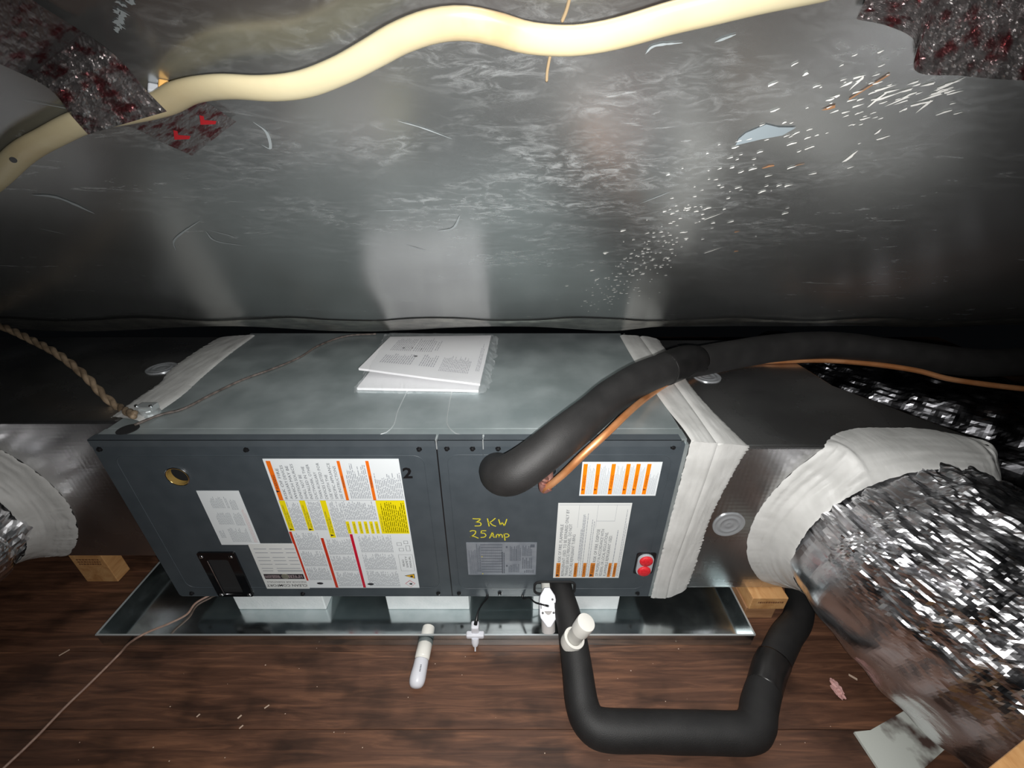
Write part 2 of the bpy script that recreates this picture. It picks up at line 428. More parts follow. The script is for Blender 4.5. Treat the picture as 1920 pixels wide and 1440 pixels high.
def hroof(x, s): return 0.004*noise.noise(Vector((x*1.7, s*1.5, 5))) + 0.0012*noise.noise(Vector((x*6, s*5, 2)))
nx, ny = 240, 110
S_END = 1.85
V = []; UVs = []
for j in range(ny+1):
    for i in range(nx+1):
        x = -2.4 + 4.8*i/nx
        s0 = 0.118 + 0.006*noise.noise(Vector((x*2.1, 3, 0))) + 0.0022*noise.noise(Vector((x*14, 1, 0))) + (0.012*max(0, min(1, (x-0.55)/0.5)))
        s = s0 + (S_END - s0)*(j/ny)**1.3
        h = hroof(x, s)
        V.append((x, s, h))
Fc = [(j*(nx+1)+i, j*(nx+1)+i+1, (j+1)*(nx+1)+i+1, (j+1)*(nx+1)+i) for j in range(ny) for i in range(nx)]
ceiling = mk('ceiling', V, Fc, M_ROOF, None, True)
ceiling['kind'] = 'structure'
RM = Matrix((( -1,0,0,0),(0,ROOF_U.y,ROOF_N.y,ROOF_P.y),(0,ROOF_U.z,ROOF_N.z,ROOF_P.z),(0,0,0,1)))
RM = Matrix(((1,0,0,0),(0,ROOF_U.y,ROOF_N.y,ROOF_P.y),(0,ROOF_U.z,ROOF_N.z,ROOF_P.z),(0,0,0,1)))
ceiling.matrix_world = RM
def Rloc(u, v, off=0.0):
    p = onR(u, v, 0); d = p - ROOF_P; s_ = d.dot(ROOF_U)
    return Vector((p.x, s_, hroof(p.x, s_) + 0.0004 + off*0.1))
# folded edge of the foil along the bottom of the slope
A = []; B = []; C = []
for i in range(41):
    u = -500 + 3000*i/40
    A.append(onR(u, 613 + 5*math.sin(i*0.9) + (4 if u < 1200 else -4), 0.006)); B.append(onR(u, 600 + 3*math.sin(i*1.7), 0.004))
M_EDGE = noisy('foil_tape_edge', (0.30,0.30,0.29), (0.50,0.49,0.44), rough=0.22, metal=0.9, nscale=4, bump=0.6, bscale=30, bstretch=(1,4,4))
fe = strip('foil_hem', A, B, M_EDGE, None, ROOF_N, n=300, m=6, thick=0.002, jagA=0.003, jagB=0.003, rough=0.0025, freq=50)
fe.parent = ceiling; fe.matrix_parent_inverse = RM.inverted()

# paint specks spattered on the foil
mb = MB(); rnd = random.Random(3)
M_SPECK = plain('white_paint', (0.80,0.80,0.77), 0.45)
def blob(mb, u, v, L_, W_, ang, off=0.0035):
    c = Rloc(u, v, off); n_ = 8; k0 = rnd.random()*6
    vs = []
    for k in range(n_):
        a = 2*math.pi*k/n_; r_ = 1 + 0.3*math.sin(3*a+k0)
        x_, y_ = L_*math.cos(a)*r_, W_*math.sin(a)*r_
        vs.append((c.x + x_*math.cos(ang) - y_*math.sin(ang), c.y + x_*math.sin(ang) + y_*math.cos(ang), c.z))
    mb.add(vs, [tuple(range(n_))])
for _ in range(210):       # dense fan low down
    t = rnd.random()**0.8; u = 1310 - 190*t + rnd.gauss(0, 26); v = 395 + 175*t + rnd.gauss(0, 24)
    s_ = 0.0008 + 0.0010*rnd.random()**2; blob(mb, u, v, s_*rnd.uniform(1, 2.4), s_*0.8, math.radians(rnd.uniform(5, 45)))
for _ in range(95):       # drops thrown from the upper right
    t = rnd.random(); u = 1640 - 330*t + rnd.gauss(0, 55); v = 130 + 260*t + rnd.gauss(0, 34)
    s_ = 0.0006 + 0.0009*rnd.random()**2; blob(mb, u, v, s_*rnd.uniform(1, 3.4), s_*0.8, math.radians(rnd.uniform(25, 50)))
for _ in range(40):
    u = rnd.uniform(1560, 1800); v = rnd.uniform(150, 215)
    s_ = 0.0006 + 0.0009*rnd.random(); blob(mb, u, v, s_*rnd.uniform(1.5, 4.5), s_*0.8, math.radians(rnd.uniform(22, 40)))
for (u0, v0, u1, v1, w) in ((1625,198,1665,167,.0011),(1662,195,1708,176,.001),(1748,170,1803,145,.001),(1720,207,1750,183,.0011),(1580,303,1606,282,.0016),(1594,163,1622,136,.0009),(1484,250,1500,242,.0008),(1316,412,1351,399,.0006),(1317,475,1350,464,.0006),(1421,360,1436,354,.0014),(1465,400,1478,396,.0014),(1505,137,1516,131,.0013),(1640,250,1652,240,.001),(1690,205,1702,200,.0012),(1470,348,1480,344,.0014)):
    c0, c1 = Rloc(u0, v0), Rloc(u1, v1); d = c1-c0
    blob(mb, (u0+u1)/2, (v0+v1)/2, d.length/2, w, math.atan2(d.y, d.x))
sp = mb.build('paint_speck', M_SPECK, ceiling); sp['kind'] = 'stuff'; sp['label'] = 'white paint specks spattered on the foil'
# larger wipes and rust marks
M_WIPE = plain('pale_wipe_mark', (0.27,0.32,0.35), 0.6, 0.15)
M_RUST = plain('rust_mark', (0.34,0.17,0.08), 0.6)
mb = MB(); blob(mb, 1430, 247, 0.020, 0.0095, math.radians(20), 0.003); mb.build('wipe_mark', M_WIPE, ceiling)
mb = MB()
for (u, v, l, w) in ((1556,198,.004,.002),(1441,309,.005,.0016),(1380,470,.003,.0012),(1381,433,.003,.001),(1499,306,.004,.0006)): blob(mb, u, v, l, w, 0.5, 0.003)
mb.ribbon([Rloc(1592,182,.003), Rloc(1630,158,.003), Rloc(1668,135,.003)], 0.0016, (0,0,1))
mb.build('rust_mark', M_RUST, ceiling)
M_SCR = plain('pale_scratch', (0.27,0.30,0.31), 0.6, 0.1)
mb = MB()
for pts, w in (([(330,468),(326,450),(345,432),(375,412)],.0022),([(386,432),(405,450),(462,460)],.002),([(392,430),(430,440),(445,446)],.0015),([(475,225),(500,245),(507,275),(490,268)],.002),
               ([(60,362),(110,368),(178,398)],.006),([(70,425),(125,438)],.001),([(745,223),(790,236),(848,258)],.0012),([(760,458),(800,470)],.0014),([(820,432),(850,425),(862,402)],.003),
               ([(1210,97),(1228,82),(1280,76)],.0018),([(700,393),(760,392)],.001),([(1200,380),(1260,356)],.001),([(118,180),(150,200),(40,180)],.001),([(1340,75),(1380,60)],.002)):
    P = spline([(u, v, 0) for u, v in pts], 16) if len(pts) > 2 else resample(np.array([(u, v, 0) for u, v in pts], dtype=float), 16)
    C_ = [Rloc(p[0], p[1], .003) for p in P]; Lf = []; Rt = []
    for i_, c in enumerate(C_):
        d = (C_[min(i_+1, 15)] - C_[max(i_-1, 0)]); sd = Vector((-d.y, d.x, 0)).normalized()
        ww = w*0.5*math.sin(math.pi*(i_+0.6)/16.2)*(0.75+0.5*rnd.random()); Lf.append(c+sd*ww); Rt.append(c-sd*ww)
    mb.add(Lf+Rt, [(k, k+1, 17+k, 16+k) for k in range(15)])
so = mb.build('scratch_mark', M_SCR, ceiling); so['kind'] = 'stuff'
mb = MB()   # chalky patch at the top left
for k in range(26):
    t = rnd.random(); blob(mb, 218+rnd.uniform(0, 34)*(1-t), -6+66*t, rnd.uniform(.0006,.0022), rnd.uniform(.0005,.0014), rnd.random()*3, .003)
ch = mb.build('chalk_patch', M_SCR, ceiling)

# ------------------------------------------------------------------ air handler
ah = empty('air_handler', 'charcoal fronted horizontal air handler with galvanised top standing over the drain pan', 'air handler')
XL, XR, XS = -0.774, 0.321, -0.139
YB = 1.153
cab = MB(); cab.box(XL+0.002, XR, YF+0.035, YB, ZB+0.002, ZT)
cabo = cab.build('cabinet', M_GALV, ah); bevel(cabo, 0.003)
# sides and top skin that come forward to the panels
m = MB(); m.box(XL+0.002, XR, YF+0.004, YF+0.035, ZT-0.004, ZT); m.box(XL+0.002, XL+0.006, YF+0.004, YF+0.035, ZB, ZT-0.004)
m.box(XR-0.004, XR, YF+0.004, YF+0.035, ZB, ZT-0.004); m.box(XL+0.006, XR-0.004, YF+0.004, YF+0.035, ZB, ZB+0.004)
m.build('front_flange', M_GALV, ah)
# inner dark liner seen through the openings
box('inner_liner', XL+0.008, XR-0.006, YF+0.026, YF+0.034, ZB+0.006, ZT-0.006, M_DARK, ah)
# front panels with their real openings
xb, zb_ = atY(334, 893, YF).x, atY(334, 893, YF).z
h_conn = circ(xb, zb_, 0.0205)
pl_ = plate('left_panel', rrect(XL, XS-0.001, ZB+0.001, ZT-0.006, 0.004), [h_conn], YF, YF+0.003, M_PAINT, ah)
# right panel
def xz(u, v): p = atY(u, v, YF); return p.x, p.z
dx0 = xz(1002, 1105)[0]; dx1 = xz(1077, 1105)[0]
drain = rrect(dx0, dx1, ZB+0.008, xz(1040, 1090)[1], 0.014)
sx, sz = xz(940, 878)
lx_, lz_ = xz(1031, 884)
prt = plate('right_panel', rrect(XS+0.001, XR-0.003, ZB+0.001, ZT-0.006, 0.004), [drain, circ(sx, sz, 0.030), circ(lx_, lz_, 0.0115)], YF, YF+0.003, M_PAINT, ah)
# turned over top lips
def lip(x0, x1):
    m = MB(); m.box(x0, x1, YF-0.0015, YF+0.0005, ZT-0.014, ZT+0.0012); m.box(x0, x1, YF-0.0015, YF+0.016, ZT-0.0002, ZT+0.0014)
    o = m.build('top_lip', M_PAINT_LIP, ah); return o
for a, b_ in ((XL, XS-0.002), (XS+0.003, -0.0545), (-0.0515, XR-0.012)): lip(a, b_)
# bare metal glints between the lips
for x in (XS+0.0005, -0.053):
    box('bare_seam', x-0.0009, x+0.0009, YF-0.0018, YF+0.012, ZT-0.020, ZT+0.0016, M_GALVEDGE, ah)
box('panel_seam', XS-0.0012, XS+0.0012, YF-0.0007, YF+0.001, ZB+0.001, ZT-0.018, M_BLACK, ah)
# pressed outline beads on the front panels
def bead(pts, r, mat, name, y=YF, par=ah, closed=False):
    n_ = len(pts); P = [(x, y, z) for x, z in pts] + ([(pts[0][0], y, pts[0][1])] if closed else [])
    cu = bpy.data.curves.new(name, 'CURVE'); cu.dimensions = '3D'; cu.bevel_depth = r; cu.bevel_resolution = 1
    s_ = cu.splines.new('POLY'); s_.points.add(len(P)-1)
    for p, c in zip(s_.points, P): p.co = (*c, 1)
    t = bpy.data.objects.new(name, cu); COL.objects.link(t)
    me = bpy.data.meshes.new_from_object(t.evaluated_get(bpy.context.evaluated_depsgraph_get()))
    bpy.data.objects.remove(t); bpy.data.curves.remove(cu); me.materials.clear(); me.materials.append(mat)
    for p in me.polygons: p.use_smooth = True
    o = bpy.data.objects.new(name, me); COL.objects.link(o); o.parent = par; return o
bead(rrect(XL+0.03, XS-0.026, ZB+0.03, ZT-0.036, 0.02), 0.0009, M_PAINT, 'panel_bead', YF, pl_, True)
bead(rrect(XS+0.018, XR-0.022, ZB+0.026, ZT-0.034, 0.02), 0.0008, M_PAINT, 'panel_bead', YF, prt, True)
bead([xz(905, 822), xz(906, 855), xz(911, 912), xz(1043, 914), xz(1048, 850)], 0.0009, M_PAINT_LIP, 'access_cover', YF, prt)
bead([xz(922, 1104), xz(985, 1104)], 0.0008, M_GALVEDGE, 'pressed_notch', YF, prt)
bead(drain, 0.0030, M_DARK, 'rubber_gasket', YF-0.001, prt, True)
# pressed outlines on the galvanised top
def zt(u, v): p = atZ(u, v, ZT); return p
def topbead(px, name='top_bead'):
    P = [zt(u, v) for u, v in px]
    return tube(name, [(p.x, p.y, ZT+0.0002) for p in P], 0.0011, M_GALVEDGE, ah, n=60, m=6)
topbead([(300,816),(500,817),(640,817),(708,816),(736,800),(746,770),(768,725),(800,665)])
topbead([(858,640),(850,715),(842,760),(838,792),(848,808),(862,815),(900,817),(1010,818)])
# black screws
for (u, v) in ((462,843),(786,842),(838,841),(886,841),(934,841),(1075,840),(1262,838),(187,842),(360,1112),(568,1113),(822,1112),(861,1112),(937,1112),(1195,1112)):
    x, z = xz(u, v); m = MB()
    m.lathe((x, YF+0.001, z), (0,-1,0), [(0,.0056),(.0015,.0056),(.0016,.0042),(.0052,.0038),(.0058,.002)], 6 if v < 1000 else 12)
    m.build('screw', M_BLACK, ah)
# brass sleeve in the round opening
m = MB()
m.lathe((xb, YF-0.002, zb_), (0,1,0), [(0,.0215),(0,.0195),(.011,.0190),(.011,.0205),(0.003,.0208),(0,.0215)], 36, cap=False)
sl = autosmooth(m.build('brass_sleeve', M_BRASS, ah))
m = MB(); m.lathe((xb, YF-0.0005, zb_), (0,-1,0), [(0,.0225),(.0018,.0225),(.0024,.0215),(.0020,.0205),(0,.0205)], 36, cap=False)
autosmooth(m.build('sleeve_rim', M_CHROME, ah))
# black cover plate with window low on the left panel
cx0, cz0 = xz(363, 1034); cx1, cz1 = xz(472, 1117)
cov = plate('cover_plate', rrect(-0.681, -0.602+0.003, cz1+0.002, cz0, 0.006), [rrect(-0.665, -0.619, cz1+0.014, cz0-0.022, 0.006)], YF-0.004, YF, M_GLOSSBLACK, ah)
box('window', -0.668, -0.616, YF-0.0008, YF-0.0002, cz1+0.010, cz0-0.018, M_DARK, cov)
for sx_, sz_ in ((-0.673, cz0-0.012), (-0.609, cz0-0.012), (-0.671, cz1+0.010), (-0.607, cz1+0.010)):
    m = MB(); m.lathe((sx_, YF-0.004, sz_), (0,-1,0), [(0,.0042),(.0018,.0040),(.0030,.0022),(.0032,.0008)], 12); autosmooth(m.build('screw', M_CHROME, cov), 50)
bead([(-0.664, cz0-0.024), (-0.664, cz1+0.012), (-0.622, cz1+0.011)], 0.0011, M_CHROME, 'window_edge', YF-0.0045, cov)
# red capped plug pair
px_, pz_ = xz(1208, 1057)
m = MB(); o_ = rrect(px_-0.0175, px_+0.0175, pz_-0.033, pz_+0.033, 0.0172)
n_ = len(o_); m.add([(x, YF-0.006, z) for x, z in o_] + [(x, YF, z) for x, z in o_], [tuple(range(n_))] + [(i, i+n_, (i+1) % n_+n_, (i+1) % n_) for i in range(n_)])
plug = bevel(m.build('plug_plate', M_GREYPL, ah), 0.0015)
m = MB(); o_ = rrect(px_-0.021, px_+0.022, pz_-0.032, pz_+0.036, 0.006); n_ = len(o_)
m.add([(x, YF-0.0012, z) for x, z in o_] + [(x, YF, z) for x, z in o_], [tuple(range(n_))] + [(i, i+n_, (i+1) % n_+n_, (i+1) % n_) for i in range(n_)])
m.build('plug_recess', M_BLACK, ah)
for dz in (-0.0155, 0.0165):
    m = MB(); m.lathe((px_, YF-0.006, pz_+dz), (0,-1,0), [(0,.0145),(.003,.0143),(.005,.012),(.0056,.005),(.0057,.001)], 24); autosmooth(m.build('red_cap', M_REDCAP, plug), 50)
# right end corner post (a sliver of galvanised flange at the panel's edge)
box('corner_post', XR-0.003, XR+0.004, YF-0.001, YF+0.02, ZB, ZT-0.010, M_GALV, ah)
box('base_rail', XL+0.004, XR-0.002, YF-0.0005, YF+0.012, ZB-0.0012, ZB+0.0012, M_PAINT_LIP, ah)
# round opening and cable clamp on the top left corner
hp = atZ(240, 806, ZT)
m = MB(); m.lathe((hp.x, hp.y, ZT+0.0016), (0,0,-1), [(0,.018),(.0010,.018)], 28); m.build('top_knockout', M_DARK, ah)
cp = atZ(272, 782, ZT)
m = MB()
m.lathe((cp.x, cp.y+0.012, ZT), (0.15,-0.1,1), [(0,.019),(.004,.019),(.0042,.014),(.012,.014),(.0122,.016),(.016,.015)], 20)
m.box(cp.x-0.014, cp.x+0.018, cp.y+0.002, cp.y+0.022, ZT+0.010, ZT+0.021)
bevel(m.build('cable_clamp', M_GALVEDGE, ah), 0.0015)
for dx in (-0.012, 0.016):
    m = MB(); m.lathe((cp.x+dx, cp.y+0.006, ZT+0.02), (0,-0.3,1), [(0,.003),(.004,.003),(.005,.0015)], 10); m.build('clamp_screw', M_CHROME, ah)

# ---- labels on the front
RT = Vector((1,0,0)); UPZ = Vector((0,0,1))
class Label:
    def __init__(s, name, x0, x1, z0, z1, mat, text, depth=0.0007):
        s.x0, s.x1, s.z0, s.z1, s.y = x0, x1, z0, z1, YF-depth
        s.o = box(name, x0, x1, s.y, YF+0.0001, z0, z1, mat, ah); s.o['label'] = text
    def P(s, a, b, lay=1): return Vector((s.x0+(s.x1-s.x0)*a, s.y-0.00022*lay, s.z1-(s.z1-s.z0)*b))
    def rect(s, mb, a0, a1, b0, b1, lay=1):
        mb.quad(s.P(a0,b1,lay), s.P(a1,b1,lay), s.P(a1,b0,lay), s.P(a0,b0,lay))
    def done(s, mb, name, mat, split=True):
        if not split: return mb.build(name, mat, s.o)
        gs = mb.g + [(len(mb.v), len(mb.f))]     # every printed band or line of words is a piece of its own
        for (v0, f0), (v1, f1) in zip(gs[:-1], gs[1:]):
            o = mk(name, mb.v[v0:v1], [tuple(i-v0 for i in f) for f in mb.f[f0:f1]], mat, s.o)
        return o
    def fine(s, mb, a0, a1, b0, b1, step, vert=True, fill=0.42, seed=1):
        """rows of fine print between the given bounds"""
        r_ = random.Random(seed); k = (a0 if vert else b0)
        end = a1 if vert else b1
        while k < end:
            w = step*fill
            lo, hi = (b0, b1) if vert else (a0, a1)
            q = hi - 0.0 ; stop = lo + (hi-lo)*(0.35*r_.random()**2)
            while q > stop:
                l = r_.uniform(.012, .045); l = min(l, q-stop)
                if vert: s.rect(mb, k, k+w, q-l, q)
                else: s.rect(mb, q-l, q, k, k+w)
                q -= l + 0.006
            k += step
    def vtext(s, mb, t, a, b, h, length, lay=2, bold=0.0):
        put_text(mb, t, s.P(a, b, lay), UPZ, -RT, h, length, bold)

# big warning label
L1 = Label('warning_label', -0.4675, -0.2125, -0.8657, -0.4928, M_LABEL, 'large white label with orange, yellow and red bands')
m = MB(); L1.rect(m, .018,.052,.012,.277); L1.rect(m, .540,.563,.012,.277); L1.rect(m, .752,.776,.012,.277); L1.done(m, 'orange_band', M_ORANGE)
m = MB(); L1.rect(m, .012,.058,.279,.505); L1.rect(m, .17,.215,.279,.505); L1.rect(m, .333,.378,.279,.560); L1.rect(m, .765,.992,.279,.528)
for a in (.49,.54,.588,.635,.68,.722): L1.rect(m, a, a+.027, .433, .528)
L1.done(m, 'yellow_band', M_YELLOW)
m = MB(); L1.rect(m, .004,.026,.512,.93); L1.rect(m, .248,.272,.563,.995); L1.done(m, 'red_band', M_RED)
m = MB(); L1.rect(m, .496,.520,.532,.995); L1.done(m, 'crimson_band', M_CRIM)
m = MB()
for i, (t, e) in enumerate((('RISK OF FIRE',.062),('AUXILIARY DEVICES',.042),('WHICH MAY BE',.046),('IGNITION SOURCES',.034),('SHALL NOT BE',.104),('INSTALLED IN THE',.05),('DUCTWORK, OTHER',.036),('THAN AUXILIARY',.086),('DEVICES LISTED FOR',.026),('USE WITH THE',.104),('SPECIFIC APPLIANCE',.028),('SEE INSTRUCTIONS',.048))):
    a = .084 + .0392*i
    Lh = (.270-e)*.373; L1.vtext(m, t, a+.006, .268, .0056, Lh, 1)
L1.done(m, 'heading_text', M_GREYINK)
m = MB()
L1.vtext(m, 'WARNING', .047, .20, .0058, .036)
for a in (.558, .771): L1.vtext(m, 'WARNING', a, .19, .0038, .03)
tri = [(.018,.215),(.052,.215),(.035,.195)]
def tri_(a, b, w=.02, h=.016): m.add([L1.P(a-w, b, 2), L1.P(a+w, b-h*.5, 2), L1.P(a-w, b-h, 2)], [(0,1,2)])
m.add([L1.P(.020,.222,2), L1.P(.050,.214,2), L1.P(.020,.206,2)], [(0,1,2)])
m.add([L1.P(.020,.502,2), L1.P(.052,.494,2), L1.P(.020,.486,2)], [(0,1,2)])
m.add([L1.P(.178,.502,2), L1.P(.210,.494,2), L1.P(.178,.486,2)], [(0,1,2)])
m.add([L1.P(.341,.548,2), L1.P(.373,.540,2), L1.P(.341,.532,2)], [(0,1,2)])
for a, b in ((.05,.478), (.208,.478), (.37,.522)):
    L1.vtext(m, 'COMBUSTION AIR HAZARD', a-.016, b, .0032, .062); L1.vtext(m, 'RISK OF INJURY', a+.002, b, .0032, .045)
for a in (.49,.54,.588,.635,.68,.722): L1.vtext(m, 'CAUTION', a+.022, .52, .0034, .026)
L1.vtext(m, 'IMPORTANT SAFETY', .79, .51, .0036, .05)
L1.done(m, 'band_text', M_INK)
m = MB()
L1.fine(m, .585,.735,.03,.265,.0135, seed=2); L1.fine(m, .795,.985,.09,.265,.0135, seed=3)
L1.fine(m, .065,.160,.285,.50,.0105, seed=4); L1.fine(m, .225,.325,.285,.50,.0105, seed=5); L1.fine(m, .39,.485,.285,.555,.0105, seed=6)
L1.fine(m, .50,.75,.285,.42,.0135, seed=7)
for k, (b0, b1) in enumerate(((.52,.66),(.67,.80),(.81,.925))): L1.fine(m, .04,.235,b0,b1,.0095, seed=10+k)
for k, (b0, b1) in enumerate(((.57,.70),(.71,.84),(.85,.985))): L1.fine(m, .285,.485,b0,b1,.0095, seed=20+k)
for k, (b0, b1) in enumerate(((.54,.68),(.69,.83),(.84,.985))): L1.fine(m, .56,.83,b0,b1,.0095, seed=30+k)
L1.rect(m, 0.008,.992,.2765,.2785)
o_ = L1.done(m, 'fine_print', M_FINE, False); o_['kind'] = 'stuff'
m = MB(); L1.fine(m, .80,.985,.29,.52,.016, seed=41, fill=.3); o_ = L1.done(m, 'yellow_panel_print', plain('olive_ink', (.40,.33,.01), .5), False); o_['kind'] = 'stuff' 
# pictograms at the lower right of the label
m = MB(); m.add([L1.P(.885,.885,1), L1.P(.975,.868,1), L1.P(.975,.912,1)], [(0,1,2)]); L1.done(m, 'hazard_triangle_edge', M_INK)
m = MB(); m.add([L1.P(.897,.886,2), L1.P(.970,.873,2), L1.P(.970,.906,2)], [(0,1,2)]); L1.done(m, 'hazard_triangle', plain('amber_ink', (.80,.45,.01), .4))
def diamond(mm, a, b, s_, lay): mm.add([L1.P(a-s_*1.46, b, lay), L1.P(a, b+s_, lay), L1.P(a+s_*1.46, b, lay), L1.P(a, b-s_, lay)], [(0,1,2,3)])
m = MB(); diamond(m, .925,.958,.031,1); L1.done(m, 'flame_diamond_edge', M_CRIM)
m = MB(); diamond(m, .925,.958,.0275,2); L1.done(m, 'flame_diamond', M_LABEL)
def flame(mm, a, b, s_, lay):
    mm.add([L1.P(a+s_*x, b+s_*y, lay) for x, y in ((1.0,.0),(.7,.5),(0,.7),(-.9,.35),(-1.3,.0),(-.6,-.05),(-.9,-.5),(-.2,-.35),(.3,-.6),(.8,-.35))], [tuple(range(10))])
m = MB(); flame(m, .948,.889,.013,3); flame(m, .93,.958,.014,3)
for (a, b) in ((.12,.955), (.57,.962)):
    for k in range(3):
        t = k*2.1; m.add([L1.P(a+.022*math.cos(t+q)+.010*math.cos(q*3), b+.013*math.sin(t+q), 2) for q in (0,.5,1.0,1.5)] , [(0,1,2,3)])
    m.add([L1.P(a+.03*math.cos(q*.785), b+.010*math.sin(q*.785), 2) for q in range(8)], [tuple(range(8))])
L1.vtext(m, 'READ', .905, .80, .0045, .022); L1.vtext(m, 'SAFETY', .935, .81, .0045, .036); L1.vtext(m, 'MANUAL', .965, .81, .0045, .036)
L1.done(m, 'pictogram', M_INK, False)['kind'] = 'stuff'
m = MB()
for (a0, a1, b0, b1) in ((.87,.91,.60,.625),(.93,.965,.585,.61),(.88,.92,.645,.67),(.94,.975,.625,.67)):
    for q in ((a0,a1,b0,b0+.002),(a0,a1,b1-.002,b1),(a0,a0+.003,b0,b1),(a1-.003,a1,b0,b1)): L1.rect(m, *q)
for q in ((.865,.985,.70,.7015),(.865,.985,.84,.8415),(.865,.867,.70,.84),(.983,.985,.70,.84)): L1.rect(m, *q)
L1.done(m, 'pictogram_outline', M_GREYINK, False)['kind'] = 'stuff'

# specification label left of it
a0 = xz(367, 920); a1 = xz(446, 918); a2 = xz(417, 1021); a3 = xz(489, 1020)
L2 = Label('specification_label', (a0[0]+a2[0])/2, (a1[0]+a3[0])/2, a2[1], a0[1], M_LABEL, 'small pale label of fine print')
m = MB()
for (p0, p1, q0, q1) in ((.22,.52,.10,.30),(.68,.84,.13,.33),(.20,.56,.38,.60),(.62,.84,.38,.62),(.10,.22,.70,.86),(.34,.80,.66,.94),(.58,.64,.1,.3)): L2.fine(m, p0,p1,q0,q1,.032, seed=int(p0*100), fill=.35)
o_ = L2.done(m, 'fine_print', M_FINE, False); o_['kind'] = 'stuff'
m = MB(); L2.fine(m, .88,.95,.32,.95,.03, seed=8, fill=.35); L2.done(m, 'red_fine_print', plain('faded_red_ink', (.62,.42,.42), .5), False)['kind'] = 'stuff'
# upside-down maker's label
a0 = xz(463, 1019); a1 = xz(548, 1019); a2 = xz(503, 1103); a3 = xz(583, 1101)
L3 = Label('maker_label', (a0[0]+a2[0])/2, (a1[0]+a3[0])/2, a2[1], a0[1], M_LABEL2, 'off-white label stuck on upside down, reading CLEAN COMFORT', 0.0010)
m = MB()
for k, b in enumerate((.10,.18,.28,.35,.43)):
    for (p0, p1) in ((.08,.36),(.42,.70),(.76,.98)): L3.rect(m, p0, p1, b, b+.012)
for (p0, p1, b) in ((.08,.34,.52),(.42,.96,.52),(.08,.32,.575),(.42,.98,.565),(.42,.98,.59)): L3.rect(m, p0, p1, b, b+.012)
L3.done(m, 'ruled_line', M_FINE, False)['kind'] = 'stuff'
m = MB(); L3.rect(m, .06,.97,.655,.77); L3.done(m, 'black_banner', plain('banner_black', (.03,.025,.03), .4))
m = MB(); m.lathe(L3.P(.54,.71,0), (0,-1,0), [(0,.0085),(.0006,.0085),(.0008,.006)], 24); L3.done(m, 'seal', plain('seal_gold', (.42,.42,.34), .35, .6))
m = MB(); put_text(m, '10 YEAR', L3.P(.93,.68,2), -RT, -UPZ, .0045, .034); put_text(m, 'LIMITED', L3.P(.93,.715,2), -RT, -UPZ, .0045, .034); 
put_text(m, 'WARRANTY', L3.P(.42,.68,2), -RT, -UPZ, .0045, .034); put_text(m, 'REGISTER ONLINE', L3.P(.42,.715,2), -RT, -UPZ, .0045, .034)
L3.done(m, 'banner_text', plain('pinkish_print', (.62,.50,.52), .5))
m = MB(); put_text(m, 'CLEAN COMFORT', L3.P(.97,.895,1), -RT, -UPZ, .0082, .092, 0.008); put_text(m, 'INDOOR AIR ESSENTIALS', L3.P(.97,.825,1), -RT, -UPZ, .0045, .088)
L3.done(m, 'maker_text', M_INK)

# flammable refrigerant label on the right panel
a0 = xz(1048, 943); a1 = xz(1187, 945); a2 = xz(1036, 1081); a3 = xz(1158, 1083)
L4 = Label('refrigerant_label', (a0[0]+a2[0])/2, (a1[0]+a3[0])/2, a3[1], a0[1], M_LABEL2, 'white label warning of fire with small orange boxes along its foot')
W4 = L4.x1-L4.x0; H4 = L4.z1-L4.z0
m = MB()
for (a, wd) in ((.035,.062),(.305,.05),(.435,.05),(.545,.070),(.815,.045),(.895,.045)): L4.rect(m, a, a+wd, .78, .985)
L4.done(m, 'orange_box', plain('burnt_orange_ink', (.62,.20,.02), .4))
m = MB()
for a, wd in ((.035,.062),(.545,.070)):
    L4.vtext(m, 'WARNING', a+wd-.010, .93, wd*W4*.62, .125*H4); m.add([L4.P(a+.01,.975,2), L4.P(a+wd-.008,.957,2), L4.P(a+.01,.94,2)], [(0,1,2)])
for a, t in ((.305,'WARNING'),(.435,'CAUTION'),(.815,'WARNING'),(.895,'WARNING')): L4.vtext(m, t, a+.036, .95, .0045, .13*H4)
L4.done(m, 'box_text', M_INK)
m = MB(); h4 = .0066
for (t, a, b, e) in (('RISK OF FIRE. FLAMMABLE',.085,.765,.26),('REFRIGERANT USED. TO BE REPAIRED ONLY BY',.150,.97,.075),('TRAINED SERVICE PERSONNEL. DO NOT',.207,.97,.255),('PUNCTURE REFRIGERANT TUBING',.268,.97,.39),
                     ('RISK OF FIRE. DISPOSE',.605,.765,.32),('OF PROPERLY IN ACCORDANCE WITH',.668,.97,.32),('FEDERAL OR LOCAL REGULATIONS.',.728,.97,.36),('FLAMMABLE REFRIGERANT USED.',.790,.97,.40)):
    L4.vtext(m, t, a+.010, b, h4, (b-e)*H4, 1)
L4.done(m, 'warning_text', M_GREYINK)
m = MB()
L4.fine(m, .36,.43,.12,.97,.030, seed=51, fill=.28); L4.fine(m, .345,.40,.10,.74,.030, seed=52, fill=.3); L4.fine(m, .49,.54,.08,.97,.028, seed=53, fill=.3); L4.fine(m, .865,.89,.07,.97,.03, seed=54, fill=.35); L4.fine(m, .95,.985,.07,.97,.022, seed=55, fill=.35)
for q in ((.02,.98,.018,.022),(.29,.293,.02,.30),(.545,.548,.02,.30),(.80,.803,.02,.22),(.545,.80,.215,.219)): L4.rect(m, *q)
o_ = L4.done(m, 'fine_print', M_FINE, False); o_['kind'] = 'stuff'

